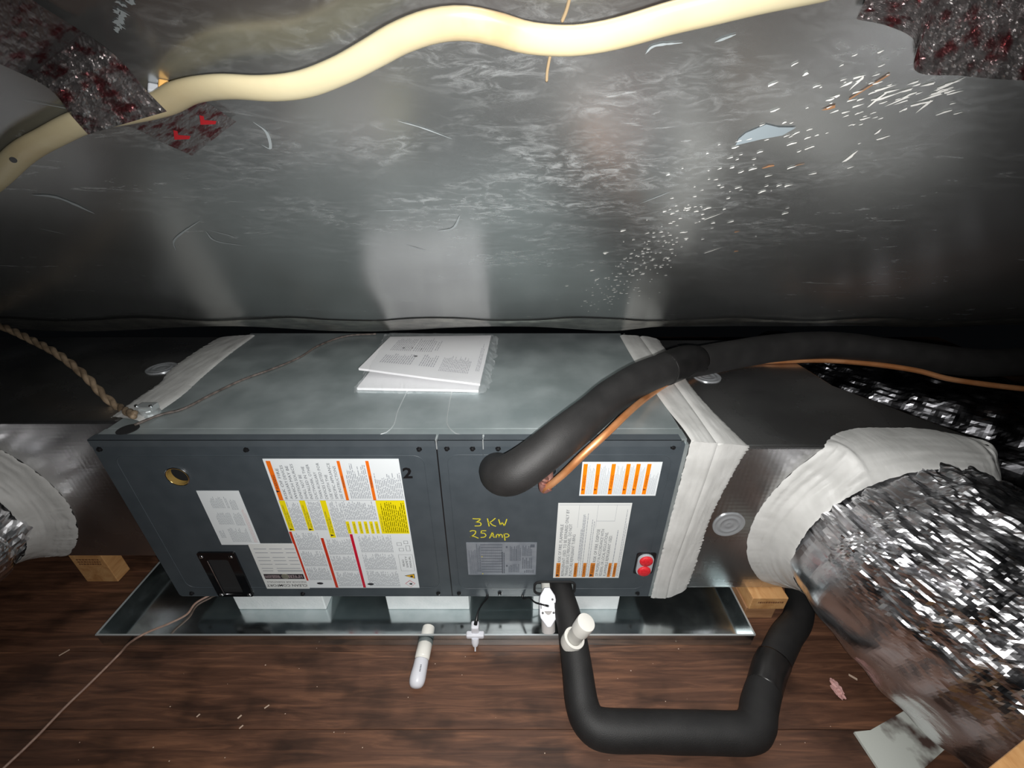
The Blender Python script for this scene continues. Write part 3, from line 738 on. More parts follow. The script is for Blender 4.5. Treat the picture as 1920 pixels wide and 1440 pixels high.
# six banded label
a0 = xz(1094, 866); a1 = xz(1242, 866); a2 = xz(1084, 928); a3 = xz(1229, 929)
L5 = Label('banded_label', (a0[0]+a2[0])/2, (a1[0]+a3[0])/2, a3[1], a0[1], M_LABEL, 'white label with six bright orange bands')
m = MB(); bands = (.018,.180,.370,.555,.680,.815)
for a in bands: L5.rect(m, a, a+.052, .05, .955)
L5.done(m, 'orange_band', M_ORANGE2)
m = MB()
for a in bands: m.add([L5.P(a+.006,.84,2), L5.P(a+.046,.805,2), L5.P(a+.006,.77,2)], [(0,1,2)]); L5.vtext(m, 'WARNING', a+.045, .73, .005, .03)
L5.done(m, 'band_text', plain('dark_orange_ink', (.25,.06,.01), .5))
m = MB(); ends = list(bands[1:]) + [.985]
for k, a in enumerate(bands): L5.fine(m, a+.062, ends[k]-.012, .08 if k < 5 else .3, .95, .0155, seed=60+k, fill=.3)
o_ = L5.done(m, 'fine_print', M_FINE, False); o_['kind'] = 'stuff'
# rating plate
a0 = xz(875, 1017); a1 = xz(1008, 1020); a2 = xz(877, 1074); a3 = xz(1003, 1077)
L6 = Label('rating_plate', (a0[0]+a2[0])/2, (a1[0]+a3[0])/2, a3[1], a0[1], M_PLATE, 'silver grey rating plate printed with tables')
M_PINK2 = plain('plate_print', (.10,.115,.14), .5)
m = MB()
L6.fine(m, .03,.13,.2,.97,.016, seed=71); L6.fine(m, .14,.19,.03,.9,.02, seed=72, fill=.6)
for k in range(19): L6.rect(m, .20+.017*k, .203+.017*k, .03, .93)
for k in range(11): L6.rect(m, .20, .51, .05+.085*k, .065+.085*k)
L6.fine(m, .50,.55,.25,.95,.025, seed=73, fill=.7)
for (p0,p1,q0,q1,s_) in ((.62,.72,.1,.55,.02),(.71,.77,.06,.55,.018),(.60,.76,.65,.92,.02),(.80,.93,.08,.4,.02),(.80,.93,.45,.8,.025),(.83,.96,.84,.93,.03)): L6.fine(m, p0,p1,q0,q1,s_, seed=int(p0*90), fill=.55)
L6.rect(m, .56,.585,.10,.16); L6.rect(m, .56,.585,.68,.74); L6.rect(m, .91,.97,.05,.14)
L6.done(m, 'printed_table', M_PINK2, False)['kind'] = 'stuff'
m = MB()
for a, b in ((.215,.42), (.215,.965)): m.lathe(L6.P(a, b, 1), (0,-1,0), [(0,.0013),(.0002,.0013)], 10)
L6.done(m, 'yellow_dot', M_MARKER)

# handwriting in yellow marker
def stroke(mb, pts, w=0.0022):
    P = spline([(x, 0, z) for x, z in pts], 14) if len(pts) > 2 else np.array([(x, 0, z) for x, z in pts])
    mb.ribbon([(p[0], YF-0.0006, p[2]) for p in P], w, (0,-1,0))
def hw(c): # crop coordinates (9x, origin 860,940) -> panel
    return [xz(860 + x/9.0, 940 + y/9.0) for x, y in c]
m = MB()
for c in ([(235,288),(300,292),(370,290)],[(370,290),(345,320),(290,348)],[(290,348),(350,350),(378,375),(360,408),(270,412)],
          [(485,285),(500,350),(515,420)],[(620,280),(560,330),(500,360)],[(520,345),(570,395),(630,418)],
          [(675,300),(690,350),(705,395)],[(705,395),(735,350)],[(735,350),(755,385),(770,410)],[(770,410),(795,350),(812,295)],
          [(190,505),(230,490),(285,500),(275,545),(215,590)],[(215,590),(195,600),(250,585),(335,620)],
          [(465,492),(385,492)],[(385,492),(378,535)],[(378,535),(430,535),(460,570),(430,600),(370,605)],
          [(520,620),(545,570),(570,515)],[(570,515),(585,565),(600,610)],[(540,580),(595,580)],
          [(628,610),(640,560)],[(640,560),(670,555),(680,605)],[(680,600),(700,555),(730,565),(738,610)],
          [(765,545),(775,600),(782,658)],[(765,550),(820,545),(850,575),(820,600),(775,600)]):
    stroke(m, hw(c))
m.build('marker_writing', M_MARKER, ah)
m = MB(); q = xz(757, 896); put_text(m, '2', (q[0]-0.001, YF-0.0006, q[1]), (1,0,0.03), (0.05,0,1), .0255, .0185, 0.03); m.build('marker_numeral', M_BLACK, ah)

anchor(ah, ((XL+XR)/2, (YF+YB)/2, ZB))

# ------------------------------------------------------------------ drain pan, foam and wood blocks
PX0, PX1, PY0, PY1 = -0.909, 0.5306, 0.541, 1.20
ZP = -0.9495
pan = empty('drain_pan', 'shallow galvanised drain pan under the air handler', 'drain pan')
box('pan_bottom', PX0, PX1, PY0, PY1, ZFLOOR+0.0002, ZP, M_PAN, pan)
m = MB(); zl = -0.914
m.box(PX0, PX1, PY0-0.0012, PY0, ZFLOOR+0.0005, zl); m.box(PX0, PX1, PY1, PY1+0.0012, ZFLOOR+0.0005, zl)
m.box(PX0-0.0012, PX0, PY0, PY1, ZFLOOR+0.0005, zl); m.box(PX1, PX1+0.0012, PY0, PY1, ZFLOOR+0.0005, zl)
m.build('pan_wall', M_PAN, pan)
m = MB(); m.box(PX0-0.001, PX1+0.001, PY0-0.002, PY0+0.0012, zl-0.001, zl+0.0012); m.box(PX0-0.002, PX0+0.001, PY0, PY1, zl-0.001, zl+0.0012); m.box(PX1-0.001, PX1+0.002, PY0, PY1, zl-0.001, zl+0.0012)
m.build('rolled_rim', M_GALVEDGE, pan)
anchor(pan, ((PX0+PX1)/2, (PY0+PY1)/2, ZFLOOR))
for k, (x0, x1) in enumerate(((-0.655,-0.445), (-0.297,-0.102), (0.050,0.253))):
    o = box('foam_block', x0, x1, YF+0.002, YF+0.30, ZP+0.0003, ZB-0.0016, M_STYRO, None, 0.002)
    tag(o, ('white foam block under the left part of the unit, nearest the black window plate', 'white foam block under the middle of the unit, left of the float switches', 'white foam block partly hidden behind the upright drain stub')[k], 'foam block', 'foam blocks holding the unit above the pan')

ob = bevel(box('wood_block', -1.088, -1.008, 0.698, 0.736, ZFLOOR, -0.8475, M_PINE, None), 0.0015)
tag(ob, 'upright pine offcut propping up the left duct box', 'wood block')
m = MB()
for k, t in enumerate(('PINE STUD', 'HT KD')): put_text(m, t, (-1.075, 0.6975, -0.876-0.013*k), (1,0,0), (0,0,1), .006, .05)
M_STAMP = plain('stamp_ink', (.20,.09,.04), .6)
m2 = MB(); r_ = random.Random(5)
for k in range(3):
    x = -1.075
    while x < -1.02:
        w = r_.uniform(.003,.007); m2.quad((x,.6974,-0.870-.008*k),(x+w,.6974,-0.870-.008*k),(x+w,.6974,-0.8655-.008*k),(x,.6974,-0.8655-.008*k)); x += w+.0015
m2.build('ink_stamp', M_STAMP, ob)
up = bevel(box('wood_block', 0.545, 0.626, 0.598, 0.80, -0.9112, -0.8722, M_PINE, None), 0.0015)
tag(up, 'pale pine block with ink stamp, topmost of the two under the right duct box', 'wood block', 'pine blocks under the right duct box')
m2 = MB(); x = .560
while x < .616:
    w = r_.uniform(.002,.005); m2.quad((x,.5974,-.889),(x+w,.5974,-.889),(x+w,.5974,-.8835),(x,.5974,-.8835)); x += w+.0012
m2.build('ink_stamp', M_STAMP, up)
lo_ = bevel(box('wood_block', 0.542, 0.612, 0.602, 0.80, ZFLOOR, -0.9114, M_PINED, None), 0.0015)
tag(lo_, 'rougher brown pine block beneath the stamped one, beside the pan corner', 'wood block', 'pine blocks under the right duct box')

# ------------------------------------------------------------------ duct boxes (plenums) with mastic
def washer(u, v, plane, par, lab=None):
    if plane == 'F': p = atY(u, v, YFR); ax = Vector((0,-1,0))
    elif plane == 'T': p = atZ(u, v, ZPT); ax = Vector((0,0,1))
    else: p = atZ(u, v, ZLT); ax = Vector((0,0,1))
    m = MB(); m.lathe(p, ax, [(0,.0325),(.0022,.0325),(.003,.030),(.0014,.0275),(.0014,.0225),(.0028,.0205),(.0028,.0185),(.0012,.0165),(.0012,.0085),(.0022,.007),(.0008,.003),(.0006,.001)], 40)
    o = autosmooth(m.build('cap_washer', M_GREYM, par), 60); return o
M_GREYM = plain('washer_steel', (0.42,0.44,0.46), 0.3, 0.45)
YFR, ZPT, ZPB = 0.622, -0.466, -0.871
ZLT, YFL, ZLB = -0.456, 0.690, -0.847
sp_ = empty('duct_plenum', 'foil faced duct box joined to the right end of the air handler with thick mastic', 'duct')
XQ = 0.90
m = MB()
top = [(XR+0.006, YFR, ZPT), (XQ, YFR, ZPT), (0.755, 0.86, ZPT), (0.735, 1.14, ZPT), (XR+0.006, 1.14, ZPT)]
nb = len(top); bot = [(x, y_, ZPB) for x, y_, z in top]
m.add(top + bot, [tuple(range(nb)), tuple(range(2*nb-1, nb-1, -1))] + [(i, i+nb, (i+1) % nb+nb, (i+1) % nb) for i in range(nb)])
bx_ = bevel(m.build('duct_box', M_BOARD, sp_), 0.006, 3, 30)
washer(1366, 983, 'F', sp_); washer(1325, 706, 'T', sp_)
# mastic over the joint: top, front (with the step ridge between the unit and the box)
XJ = 0.372
def ztp(x, y_): return (x, y_, ZPT+0.001)
m1A = [(XR-0.008, 1.13, ZT+0.001), (XR-0.010, 0.95, ZT+0.001), (XR-0.004, 0.75, ZT+0.001), (XR+0.004, 0.66, ZT+0.001), (XR+0.006, 0.612, ZT+0.000)]
m1B = [(XJ, 1.13, ZT-0.002), (XJ, 0.95, ZT-0.002), (XJ+0.002, 0.75, ZT-0.003), (XJ+0.001, 0.66, ZT-0.003), (XJ+0.001, 0.608, ZT-0.004)]
m1C = [(XJ+0.060, 1.13, ZPT), (XJ+0.050, 0.95, ZPT), (XJ+0.046, 0.80, ZPT), (XJ+0.055, 0.70, ZPT), (XJ+0.066, 0.616, ZPT)]
strip('mastic_seal', m1A, m1B, M_MASTIC, sp_, (0,0,1), thick=0.003, n=120, seed=1)
strip('mastic_seal', m1B, m1C, M_MASTIC, sp_, (0.3,0,0.95), thick=0.0035, jagB=0.004, n=160, seed=2, dome=0.002)
f1A = [(XR+0.005, YF-0.003, ZT+0.002), (XR+0.004, YF-0.002, -0.58), (XR+0.003, YF-0.002, -0.72), (XR+0.003, YF-0.002, ZB+0.012), (XR+0.002, YF-0.002, ZB-0.002)]
f1B = [(XJ+0.001, YF-0.009, ZT+0.0), (XJ-0.002, YF-0.008, -0.54), (XJ-0.008, YF-0.007, -0.66), (XJ-0.015, YF-0.006, -0.80), (XJ-0.012, YF-0.004, ZB-0.002)]
f1C = [(XJ+0.068, YFR-0.001, ZPT+0.004), (XJ+0.052, YFR, -0.54), (XJ+0.036, YFR, -0.66), (XJ+0.036, YFR, -0.80), (XJ+0.030, YFR, ZPB-0.004)]
strip('mastic_seal', f1A, f1B, M_MASTIC, sp_, (0,-1,0), thick=0.002, n=120, jagA=0.002, seed=3)
strip('mastic_seal', f1B, f1C, M_MASTIC, sp_, (0.3,-0.95,0), thick=0.002, n=200, jagB=0.006, seed=4, freq=90)

# collar of mastic round the take-off of the big flexible duct
DC = Vector((0.748, YFR, -0.662)); DR = 0.198
def collar(name, C, R0, yface, ztop, zbot, par, wout, ang0, ang1, neck=0.062, seed=0.0, yneck=-1, jag=0.005):
    A = []; B = []; Mi = []
    for k in range(61):
        a = math.radians(ang0 + (ang1-ang0)*k/60)
        ca, sa = math.cos(a), math.sin(a)
        A.append((C.x + R0*ca, yface - neck, C.z + R0*sa))
        w = wout(math.degrees(a))
        p = Vector((C.x + (R0+w)*ca, yface-0.001, C.z + (R0+w)*sa))
        q = Vector((C.x + (R0+0.014)*ca, yface-0.010, C.z + (R0+0.014)*sa))
        if p.z > ztop:  # fold over the top edge
            over = p.z - ztop; p = Vector((p.x, yface + 0.004 + min(over*0.9, 0.055), ztop+0.0012)); q = Vector((q.x, yface-0.014, ztop+0.012))
        if p.z < zbot: p = Vector((p.x, yface-0.001, zbot+0.002)); 
        B.append(tuple(p)); Mi.append(tuple(q))
    return strip(name, A, B, M_MASTIC, par, (0,-1,0.25), n=300, m=26, thick=0.004, jagA=0.002, jagB=jag, seed=seed, rough=0.0028, mid=Mi, freq=46)
def wr(a):
    a = a % 360
    return np.interp(a, [20,45,60,90,120,140,160,180,200,225,250,300], [.030,.040,.060,.072,.070,.058,.054,.056,.060,.062,.03,.02])
collar('mastic_collar', DC, DR-0.004, YFR, ZPT, ZPB, sp_, wr, 22, 262, seed=11, jag=0.003)
anchor(sp_, (0.62, 0.88, ZPB))

rp = empty('duct_plenum', 'foil faced duct box joined to the left end of the air handler', 'duct')
m = MB(); m.box(-1.75, XL-0.001, YFL, 1.14, ZLB, ZLT); bevel(m.build('duct_box', M_BOARD, rp), 0.006, 3)
washer(303, 691, 'L', rp)
mA = [atZ(478, 629, ZT+.001), atZ(430, 664, ZT+.001), atZ(380, 706, ZT+.001), atZ(345, 738, ZT+.001), atZ(303, 768, ZT+.001), atZ(262, 790, ZT+.001)]
mB = [atZ(408, 634, ZT), atZ(365, 660, ZT), atZ(318, 694, ZT), atZ(300, 717, ZT), atZ(250, 752, ZT), atZ(208, 783, ZT)]
mM = [Vector((XL+0.004, (a.y+b.y)/2, ZT+0.003)) for a, b in zip(mA, mB)]
strip('mastic_seal', mA, mB, M_MASTIC, rp, (0,0,1), thick=0.003, n=160, jagB=0.006, jagA=0.002, seed=21, mid=mM, m=20)
LC = Vector((-1.215, YFL, -0.668)); LR = 0.168
collar('mastic_collar', LC, LR-0.004, YFL, ZLT, ZLB, rp, lambda a: np.interp((a+90) % 360, [0,40,90,140,180,220,300], [.03,.06,.062,.05,.045,.04,.04]), -88, 150, seed=31, neck=0.05)
anchor(rp, (-1.25, 0.92, ZLB))

# ------------------------------------------------------------------ flexible foil ducts
def flex(name, pts, label, seed, n=300, m=260, pleat=0.010, amp=1.0, mat=None, tight=0.30):
    def disp(t, a, i, k):
        ca, sa = math.cos(a), math.sin(a); L_ = t*3.2
        p = Vector((ca*1.4, sa*1.4, L_)) + Vector((seed, 0, 0))
        d = 0.014*noise.noise(p*1.6)
        und = 1.0/(1+math.exp(-(sa-tight)*9))          # slack foil on top, pulled tight and smooth underneath
        am = amp*(0.07 + 0.93*und)*(0.75+0.6*noise.noise(Vector((ca*2.2, sa*2.2, L_*2.5)) + Vector((seed, 1, 6))))
        tw = a + 0.9*t + 0.25*noise.noise(Vector((ca, sa, L_*1.5)) + Vector((seed, 2, 0)))
        c2_, s2_ = math.cos(tw), math.sin(tw)
        # long folds running along the jacket, then crumples between them
        rg = abs(noise.noise(Vector((c2_*4.2, s2_*4.2, L_*0.9)) + Vector((seed, 5, 0))))
        d -= 0.020*am*(0.35 - min(rg, 0.35))
        rg2 = abs(noise.noise(Vector((c2_*9, s2_*9, L_*3.0)) + Vector((seed, 8, 0))))
        d -= 0.011*am*(0.3 - min(rg2, 0.3))
        vn = noise.voronoi(Vector((ca*9, sa*9, L_*12)) + Vector((seed, 0, 1)))[0]
        d += 0.0085*(vn[1]-vn[0])*am
        vn2 = noise.voronoi(Vector((ca*28, sa*28, L_*34)) + Vector((seed, 3, 1)))[0]
        vn3 = noise.voronoi(Vector((ca*16, sa*16, L_*20)) + Vector((seed, 6, 2)))[0]
        d += 0.0038*(vn3[1]-vn3[0])*am
        d += 0.0019*(vn2[1]-vn2[0])*am
        g_ = math.exp(-t*7.0)
        d += pleat*g_*am*abs(math.sin(a*17 + 3*noise.noise(Vector((ca*2, sa*2, seed)))))
        d += 0.003*math.sin(L_*2*math.pi*5.5)*(1-g_)
        return d*min(1, t*20+0.25)
    o = tube(name, pts, 0.2, mat or M_FOIL, None, n=n, m=m, closed_ends=False, disp=disp, smooth=False, up=(0,0,1))
    return tag(o, label, 'duct')
flex('flexible_duct', [(0.748,0.600,-0.662,0.180),(0.750,0.560,-0.664,0.196),(0.775,0.49,-0.675,0.208),(0.84,0.40,-0.70,0.216),(0.96,0.30,-0.725,0.218),(1.14,0.20,-0.73,0.218),(1.42,0.10,-0.73,0.218)],
     'large crinkled silver flexible duct coming off the right duct box toward the viewer', 1.0, n=330, m=320)
flex('flexible_duct', [(-1.215,0.668,-0.668,0.150),(-1.217,0.635,-0.670,0.166),(-1.235,0.58,-0.68,0.178),(-1.30,0.49,-0.70,0.184),(-1.45,0.40,-0.72,0.186),(-1.7,0.34,-0.73,0.186)],
     'crinkled silver flexible duct at the left edge, on the left duct box', 7.0, n=200, m=220, tight=-0.6, amp=1.2)
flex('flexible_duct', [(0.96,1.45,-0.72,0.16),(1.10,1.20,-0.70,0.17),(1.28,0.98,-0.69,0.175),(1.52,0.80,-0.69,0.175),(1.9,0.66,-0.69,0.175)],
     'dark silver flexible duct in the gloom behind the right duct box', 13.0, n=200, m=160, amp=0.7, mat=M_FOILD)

# ------------------------------------------------------------------ refrigerant lines
sl_ = empty('suction_line', 'thick black foam insulated pipe bending up from the front panel and over to the right', 'pipe')
def PR(u, v, y_, r): p = atY(u, v, y_); return (p.x, p.y, p.z, r)
SP = [PR(933,880,.645,.032), PR(933,882,.605,.0335), PR(940,890,.574,.0355), PR(957,889,.560,.037), PR(985,873,.562,.0365), PR(1045,827,.588,.0345), PR(1107,777,.648,.034), PR(1155,738,.71,.0345), PR(1207,707,.77,.035), PR(1275,682,.845,.035)]
e1 = SP[-1]
t1 = tube('foam_insulation', SP, 0.035, M_FOAM, sl_, n=120, m=32, wob=0.03)
SP2 = [e1, (0.455,0.895,-0.418,.0355),(0.56,0.945,-0.424,.036),(0.68,0.985,-0.425,.036),(0.83,1.00,-0.425,.036),(1.0,0.98,-0.44,.036),(1.2,0.97,-0.46,.036),(1.45,1.0,-0.47,.036),(2.0,1.05,-0.52,.036)]
t2 = tube('foam_insulation', SP2, 0.035, M_FOAM, sl_, n=100, m=32, wob=0.02)
tube('black_tape_wrap', [PR(1245,693,.812,.0362), PR(1262,686,.832,.0368), PR(1285,678,.857,.0370), (0.425,0.8785,-0.4125,.0364)], 0.036, M_ETAPE, sl_, n=24, m=36, wob=0.04)
anchor(sl_, (-0.02, 0.62, -0.52))

ll = empty('liquid_line', 'thin bare copper tube rising from the front panel below the black pipe', 'pipe')
q0 = xz(1031, 884)
tube('elbow', [(q0[0],0.640,q0[1]),(q0[0]-0.001,0.606,q0[1]-0.002),(q0[0]-0.006,0.590,q0[1]-0.012),atY(1017,908,0.585),atY(1019,919,0.583),atY(1031,914,0.580)], 0.0065, M_COPPERD, ll, n=50, m=16)
for (u, v, yy) in ((1021,897,.588), (1018,908,.585)):
    p = atY(u, v, yy); m = MB(); m.lathe(p, (0.35,0.2,0.9), [(-.0022,.0075),(-.0022,.0082),(.0022,.0082),(.0022,.0075)], 18); autosmooth(m.build('elbow_ring', M_COPPERD, ll))
LPp = [atY(1019,919,0.583), atY(1055,890,0.577), atY(1096,850,0.578), atY(1140,810,0.60), atY(1182,770,0.655), atZ(1222,738,-0.432), atZ(1262,712,-0.440), atZ(1310,692,-0.450), atZ(1380,680,-0.457), atZ(1460,677,-0.459), atZ(1550,676,-0.459), atZ(1640,683,-0.459), atZ(1720,695,-0.462), atZ(1800,714,-0.475), Vector((1.30,0.87,-0.488)), Vector((1.55,0.89,-0.50)), Vector((1.95,0.98,-0.54))]
tube('copper_tube', LPp, 0.0066, M_COPPER, ll, n=160, m=14, wob=0.06)
anchor(ll, (q0[0], 0.62, q0[1]))

# ------------------------------------------------------------------ condensate drain
dp = empty('drain_pipe', 'black foam insulated drain pipe looping over the floor in a U', 'pipe')
ZD = ZFLOOR
DP1 = [(0.112,0.650,-0.874,.0270),(0.113,0.615,-0.875,.0275),(0.122,0.565,-0.878,.0285),(0.128,0.52,-0.884,.0290),(0.131,0.46,-0.900,.030),(0.134,0.41,-0.915,.0315),(0.146,0.382,-0.9185,.0325),(0.175,0.370,-0.9185,.0325),(0.26,0.3685,-0.9185,.0325),(0.36,0.366,-0.9185,.0325),(0.425,0.366,-0.9185,.0325),(0.452,0.380,-0.9185,.0322),(0.474,0.410,-0.919,.0318),(0.515,0.458,-0.9195,.0305)]
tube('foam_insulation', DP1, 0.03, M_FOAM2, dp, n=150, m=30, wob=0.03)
DP2 = [DP1[-1], (0.558,0.50,-0.920,.030),(0.600,0.54,-0.9205,.030),(0.655,0.585,-0.9205,.029),(0.70,0.66,-0.9205,.029),(0.74,0.8,-0.9205,.029)]
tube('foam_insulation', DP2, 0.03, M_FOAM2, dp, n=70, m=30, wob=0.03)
tube('black_tape_wrap', [(0.497,0.437,-0.9192,.0312),(0.515,0.458,-0.9192,.0322),(0.530,0.474,-0.9195,.0326),(0.548,0.491,-0.920,.0320)], 0.03, M_ETAPE, dp, n=20, m=32, wob=0.05)
# upright PVC clean-out stub
b0 = atY(1073, 1212, 0.505); b1 = atY(1101, 1156, 0.512)
b0 = Vector((0.122, 0.500, -0.868)); 
ax = (Vector((0.150, 0.492, -0.775)) - b0).normalized()
m = MB(); m.lathe(b0 - ax*0.010, ax, [(0,.020),(.004,.021),(.018,.0205),(.0185,.0215),(.026,.0215),(.0265,.0165),(.024,.0160)], 30); te = autosmooth(m.build('tee_socket', M_PVC, dp))
m = MB(); m.lathe(b0 + ax*0.004, ax, [(0,.0150),(.062,.0150)], 30); autosmooth(m.build('riser_pipe', M_PVCG, dp))
m = MB(); m.lathe(b0 + ax*0.048, ax, [(0,.0165),(.0005,.0178),(.028,.0182),(.031,.0176),(.0318,.0155)], 30); autosmooth(m.build('end_cap', M_PVC, dp))
anchor(dp, (0.12, 0.5, ZFLOOR))

# ------------------------------------------------------------------ pan fittings and float switches
df = empty('drain_fitting', 'white PVC elbow fitting screwed into the front wall of the pan', 'pipe fitting')
c0 = Vector((-0.190, PY0-0.002, -0.9335)); axf = Vector((-0.03,-1,0.03)).normalized()
m = MB(); m.lathe(c0, axf, [(-.030,.0120),(-.030,.0135),(-.022,.0140),(-.003,.0140)], 28); autosmooth(m.build('inner_nut', M_PVC, df))
m = MB(); m.lathe(c0, axf, [(0,.0158),(.001,.0165),(.0075,.0165),(.0085,.0158)], 28); autosmooth(m.build('rubber_washer', plain('grey_rubber', (.12,.14,.14), .5), df))
m = MB(); m.lathe(c0, axf, [(.008,.0150),(.009,.0158),(.036,.0156),(.038,.0146),(.039,.0128),(.048,.0126)], 30); autosmooth(m.build('adapter', M_PVC, df))
e0 = c0 + axf*0.046
tube('elbow', [(e0.x,e0.y+.004,e0.z,.0148),(e0.x-.0004,e0.y-.010,e0.z,.0152),(e0.x-.0012,e0.y-.022,e0.z-.0005,.0160),(e0.x-.0018,e0.y-.032,e0.z-.0015,.0160),(e0.x-.002,e0.y-.040,e0.z-.003,.0140),(e0.x-.002,e0.y-.045,e0.z-.004,.0095),(e0.x-.002,e0.y-.0468,e0.z-.0045,.003)], .016, M_WHITE, df, n=40, m=28)
m = MB()
for k in range(5): m.add([(e0.x+0.0025+a, e0.y-0.012-0.0028*k-b, e0.z+0.0159) for a, b in ((0,0),(.0028,0),(.0028,.0017),(0,.0017))], [(0,1,2,3)])
mk('moulded_mark', m.v, m.f, M_GREYINK, df)['kind'] = 'stuff'
anchor(df, (c0.x, c0.y-0.03, ZFLOOR))

fs = empty('float_switch', 'small white float switch clipped over the front rim of the pan', 'switch')
q = Vector((-0.080, PY0, zl))
m = MB(); m.box(q.x-.0085, q.x+.0085, q.y-.004, q.y+.014, q.z-.012, q.z+.030); bevel(m.build('switch_body', M_WHITE, fs), .004, 3)
m = MB(); m.box(q.x-.0195, q.x+.0195, q.y-.009, q.y+.004, q.z-.002, q.z+.010); bevel(m.build('clip_wing', M_WHITE, fs), .0035, 3)
m = MB(); m.lathe((q.x, q.y-.006, q.z-.000), (0,-.5,-1), [(0,.0085),(.010,.0085),(.018,.0055),(.0185,.0018),(.030,.0016)], 20); autosmooth(m.build('float_stem', M_WHITE, fs))
tube('switch_lead', [(q.x+.001,q.y+.004,q.z+.030,.0042),(q.x+.003,q.y+.010,q.z+.038,.0036),(q.x+.006,q.y+.025,q.z+.044,.0022),(q.x+.012,q.y+.045,q.z+.036,.002),(q.x+.018,q.y+.062,q.z+.025,.0022),(q.x+.022,YF-.006,ZB+.001,.0032),(q.x+.023,YF+.004,ZB+.004,.003)], .002, M_BLACK, fs, n=50, m=10)
anchor(fs, (q.x, q.y, q.z))

f2 = empty('float_switch', 'white diamond shaped inline float switch beside the insulated drain pipe, wire in its middle', 'switch')
fx = 0.083
# body: elongated hexagonal cover tilted toward the viewer
cpt = Vector((fx-0.0035, 0.578, -0.868)); tl = Vector((0.03,-0.62,-0.78)).normalized(); sd_ = Vector((1,0,0.03)).normalized(); nn = sd_.cross(tl).normalized()
if nn.y > 0: nn = -nn
tl = Vector((0.02,-0.80,-0.60)).normalized(); nn = Vector((0,-0.6,0.8)).normalized()
out = [(-.006,-.036),(.006,-.036),(.0165,-.020),(.0185,-.010),(.0195,.016),(.0175,.024),(.004,.042),(-.004,.042),(-.0175,.024),(-.0195,.016),(-.0185,-.010),(-.0165,-.020)]
vs = [cpt + sd_*a + tl*b + nn*.004 for a, b in out] + [cpt + sd_*a + tl*b - nn*.010 for a, b in out]
n_ = len(out); m = MB(); m.add(vs, [tuple(range(n_)), tuple(range(2*n_-1, n_-1, -1))] + [(i, (i+1) % n_, (i+1) % n_+n_, i+n_) for i in range(n_)])
o_ = m.build('switch_cover', M_WHITE, f2)
bm = bmesh.new(); bm.from_mesh(o_.data); bmesh.ops.recalc_face_normals(bm, faces=bm.faces); bm.to_mesh(o_.data); bm.free(); bevel(o_, .002, 2)
m = MB()
for a, b in ((.0105,-.012),(-.0125,.014),(.0115,.014)): m.lathe(cpt + sd_*a + tl*b + nn*.0038, nn, [(0,.0026),(.0006,.0024)], 12)
for a in (-.0155,.0150):
    c = cpt + sd_*a + nn*.0043; m.add([c - sd_*.0011 - tl*.006, c + sd_*.0011 - tl*.006, c + sd_*.0011 + tl*.006, c - sd_*.0011 + tl*.006], [(0,1,2,3)])
m.build('cover_slot', M_INK, f2)
m = MB(); m.lathe((fx-.002, 0.640, -0.876), (-0.02,-1,0.02), [(0,.0125),(.040,.0125),(.041,.0155),(.058,.0155),(.059,.012)], 24); autosmooth(m.build('pipe_stub', M_PVC, f2))
m = MB(); m.lathe(cpt - nn*.008 + tl*.006, (0.02,-0.55,-0.83), [(0,.0155),(.048,.0150)], 26); autosmooth(m.build('float_tube', plain('smoky_plastic', (.50,.48,.47), .2), f2))
c = cpt + nn*.004
tube('switch_lead', [(c.x,c.y,c.z-.001,.0028),(c.x-.004,c.y-.006,c.z+.009,.0024),(c.x-.014,c.y-.004,c.z+.010,.0018),(c.x-.028,c.y+.006,c.z+.002,.0017),(c.x-.040,c.y+.022,c.z-.006,.0019),(c.x-.052,YF-.007,ZB+.000,.003),(c.x-.056,YF+.002,ZB+.002,.003)], .002, M_BLACK, f2, n=60, m=10)
anchor(f2, tuple(cpt))

# ------------------------------------------------------------------ papers in a plastic bag on top of the unit
mp_ = empty('manual_packet', 'white printed manuals in a clear plastic bag on top of the unit', 'papers')
def sheet(name, px, zoff, mat, th=0.0035, lift=None, par=mp_):
    c = [atZ(u, v, ZT+zoff) for u, v in px]   # back-left, back-right, front-right, front-left
    V = []; n_ = 14
    for s_ in (0, 1):
        for j in range(n_+1):
            for i in range(n_+1):
                a, b = i/n_, j/n_
                p = (c[0]*(1-a)+c[1]*a)*(1-b) + (c[3]*(1-a)+c[2]*a)*b
                z = p.z + (lift(a, b) if lift else 0) + 0.0009*noise.noise(Vector((a*4, b*4, zoff*500)))
                V.append((p.x, p.y, z - s_*th))
    k = (n_+1)**2; w = n_+1
    Fc = [(j*w+i, (j+1)*w+i, (j+1)*w+i+1, j*w+i+1) for j in range(n_) for i in range(n_)]
    Fc += [tuple(q+k for q in reversed(f)) for f in Fc]
    ring = [i for i in range(w)] + [j*w+n_ for j in range(1, w)] + [n_*w+i for i in range(n_-1, -1, -1)] + [j*w for j in range(n_-1, 0, -1)]
    Fc += [(ring[q], ring[(q+1) % len(ring)], ring[(q+1) % len(ring)]+k, ring[q]+k) for q in range(len(ring))]
    return mk(name, V, Fc, mat, par, False), c
lower_px = [(735,645),(915,640),(897,731),(669,727)]
upper_px = [(732,633),(921,631),(900,722),(674,700)]
s1, _ = sheet('lower_booklet', lower_px, 0.007, M_PRINT, 0.006)
LIFT = lambda a, b: 0.003 + 0.010*b*(1-a)
s2, cc = sheet('upper_booklet', upper_px, 0.0165, M_PRINT, 0.005, LIFT)
def SP3(a, b, up_=0.0007):
    p = (cc[0]*(1-a)+cc[1]*a)*(1-b) + (cc[3]*(1-a)+cc[2]*a)*b
    return Vector((p.x, p.y, p.z + LIFT(a, b) + 0.0009*noise.noise(Vector((a*4, b*4, 0.0165*500))) + up_))
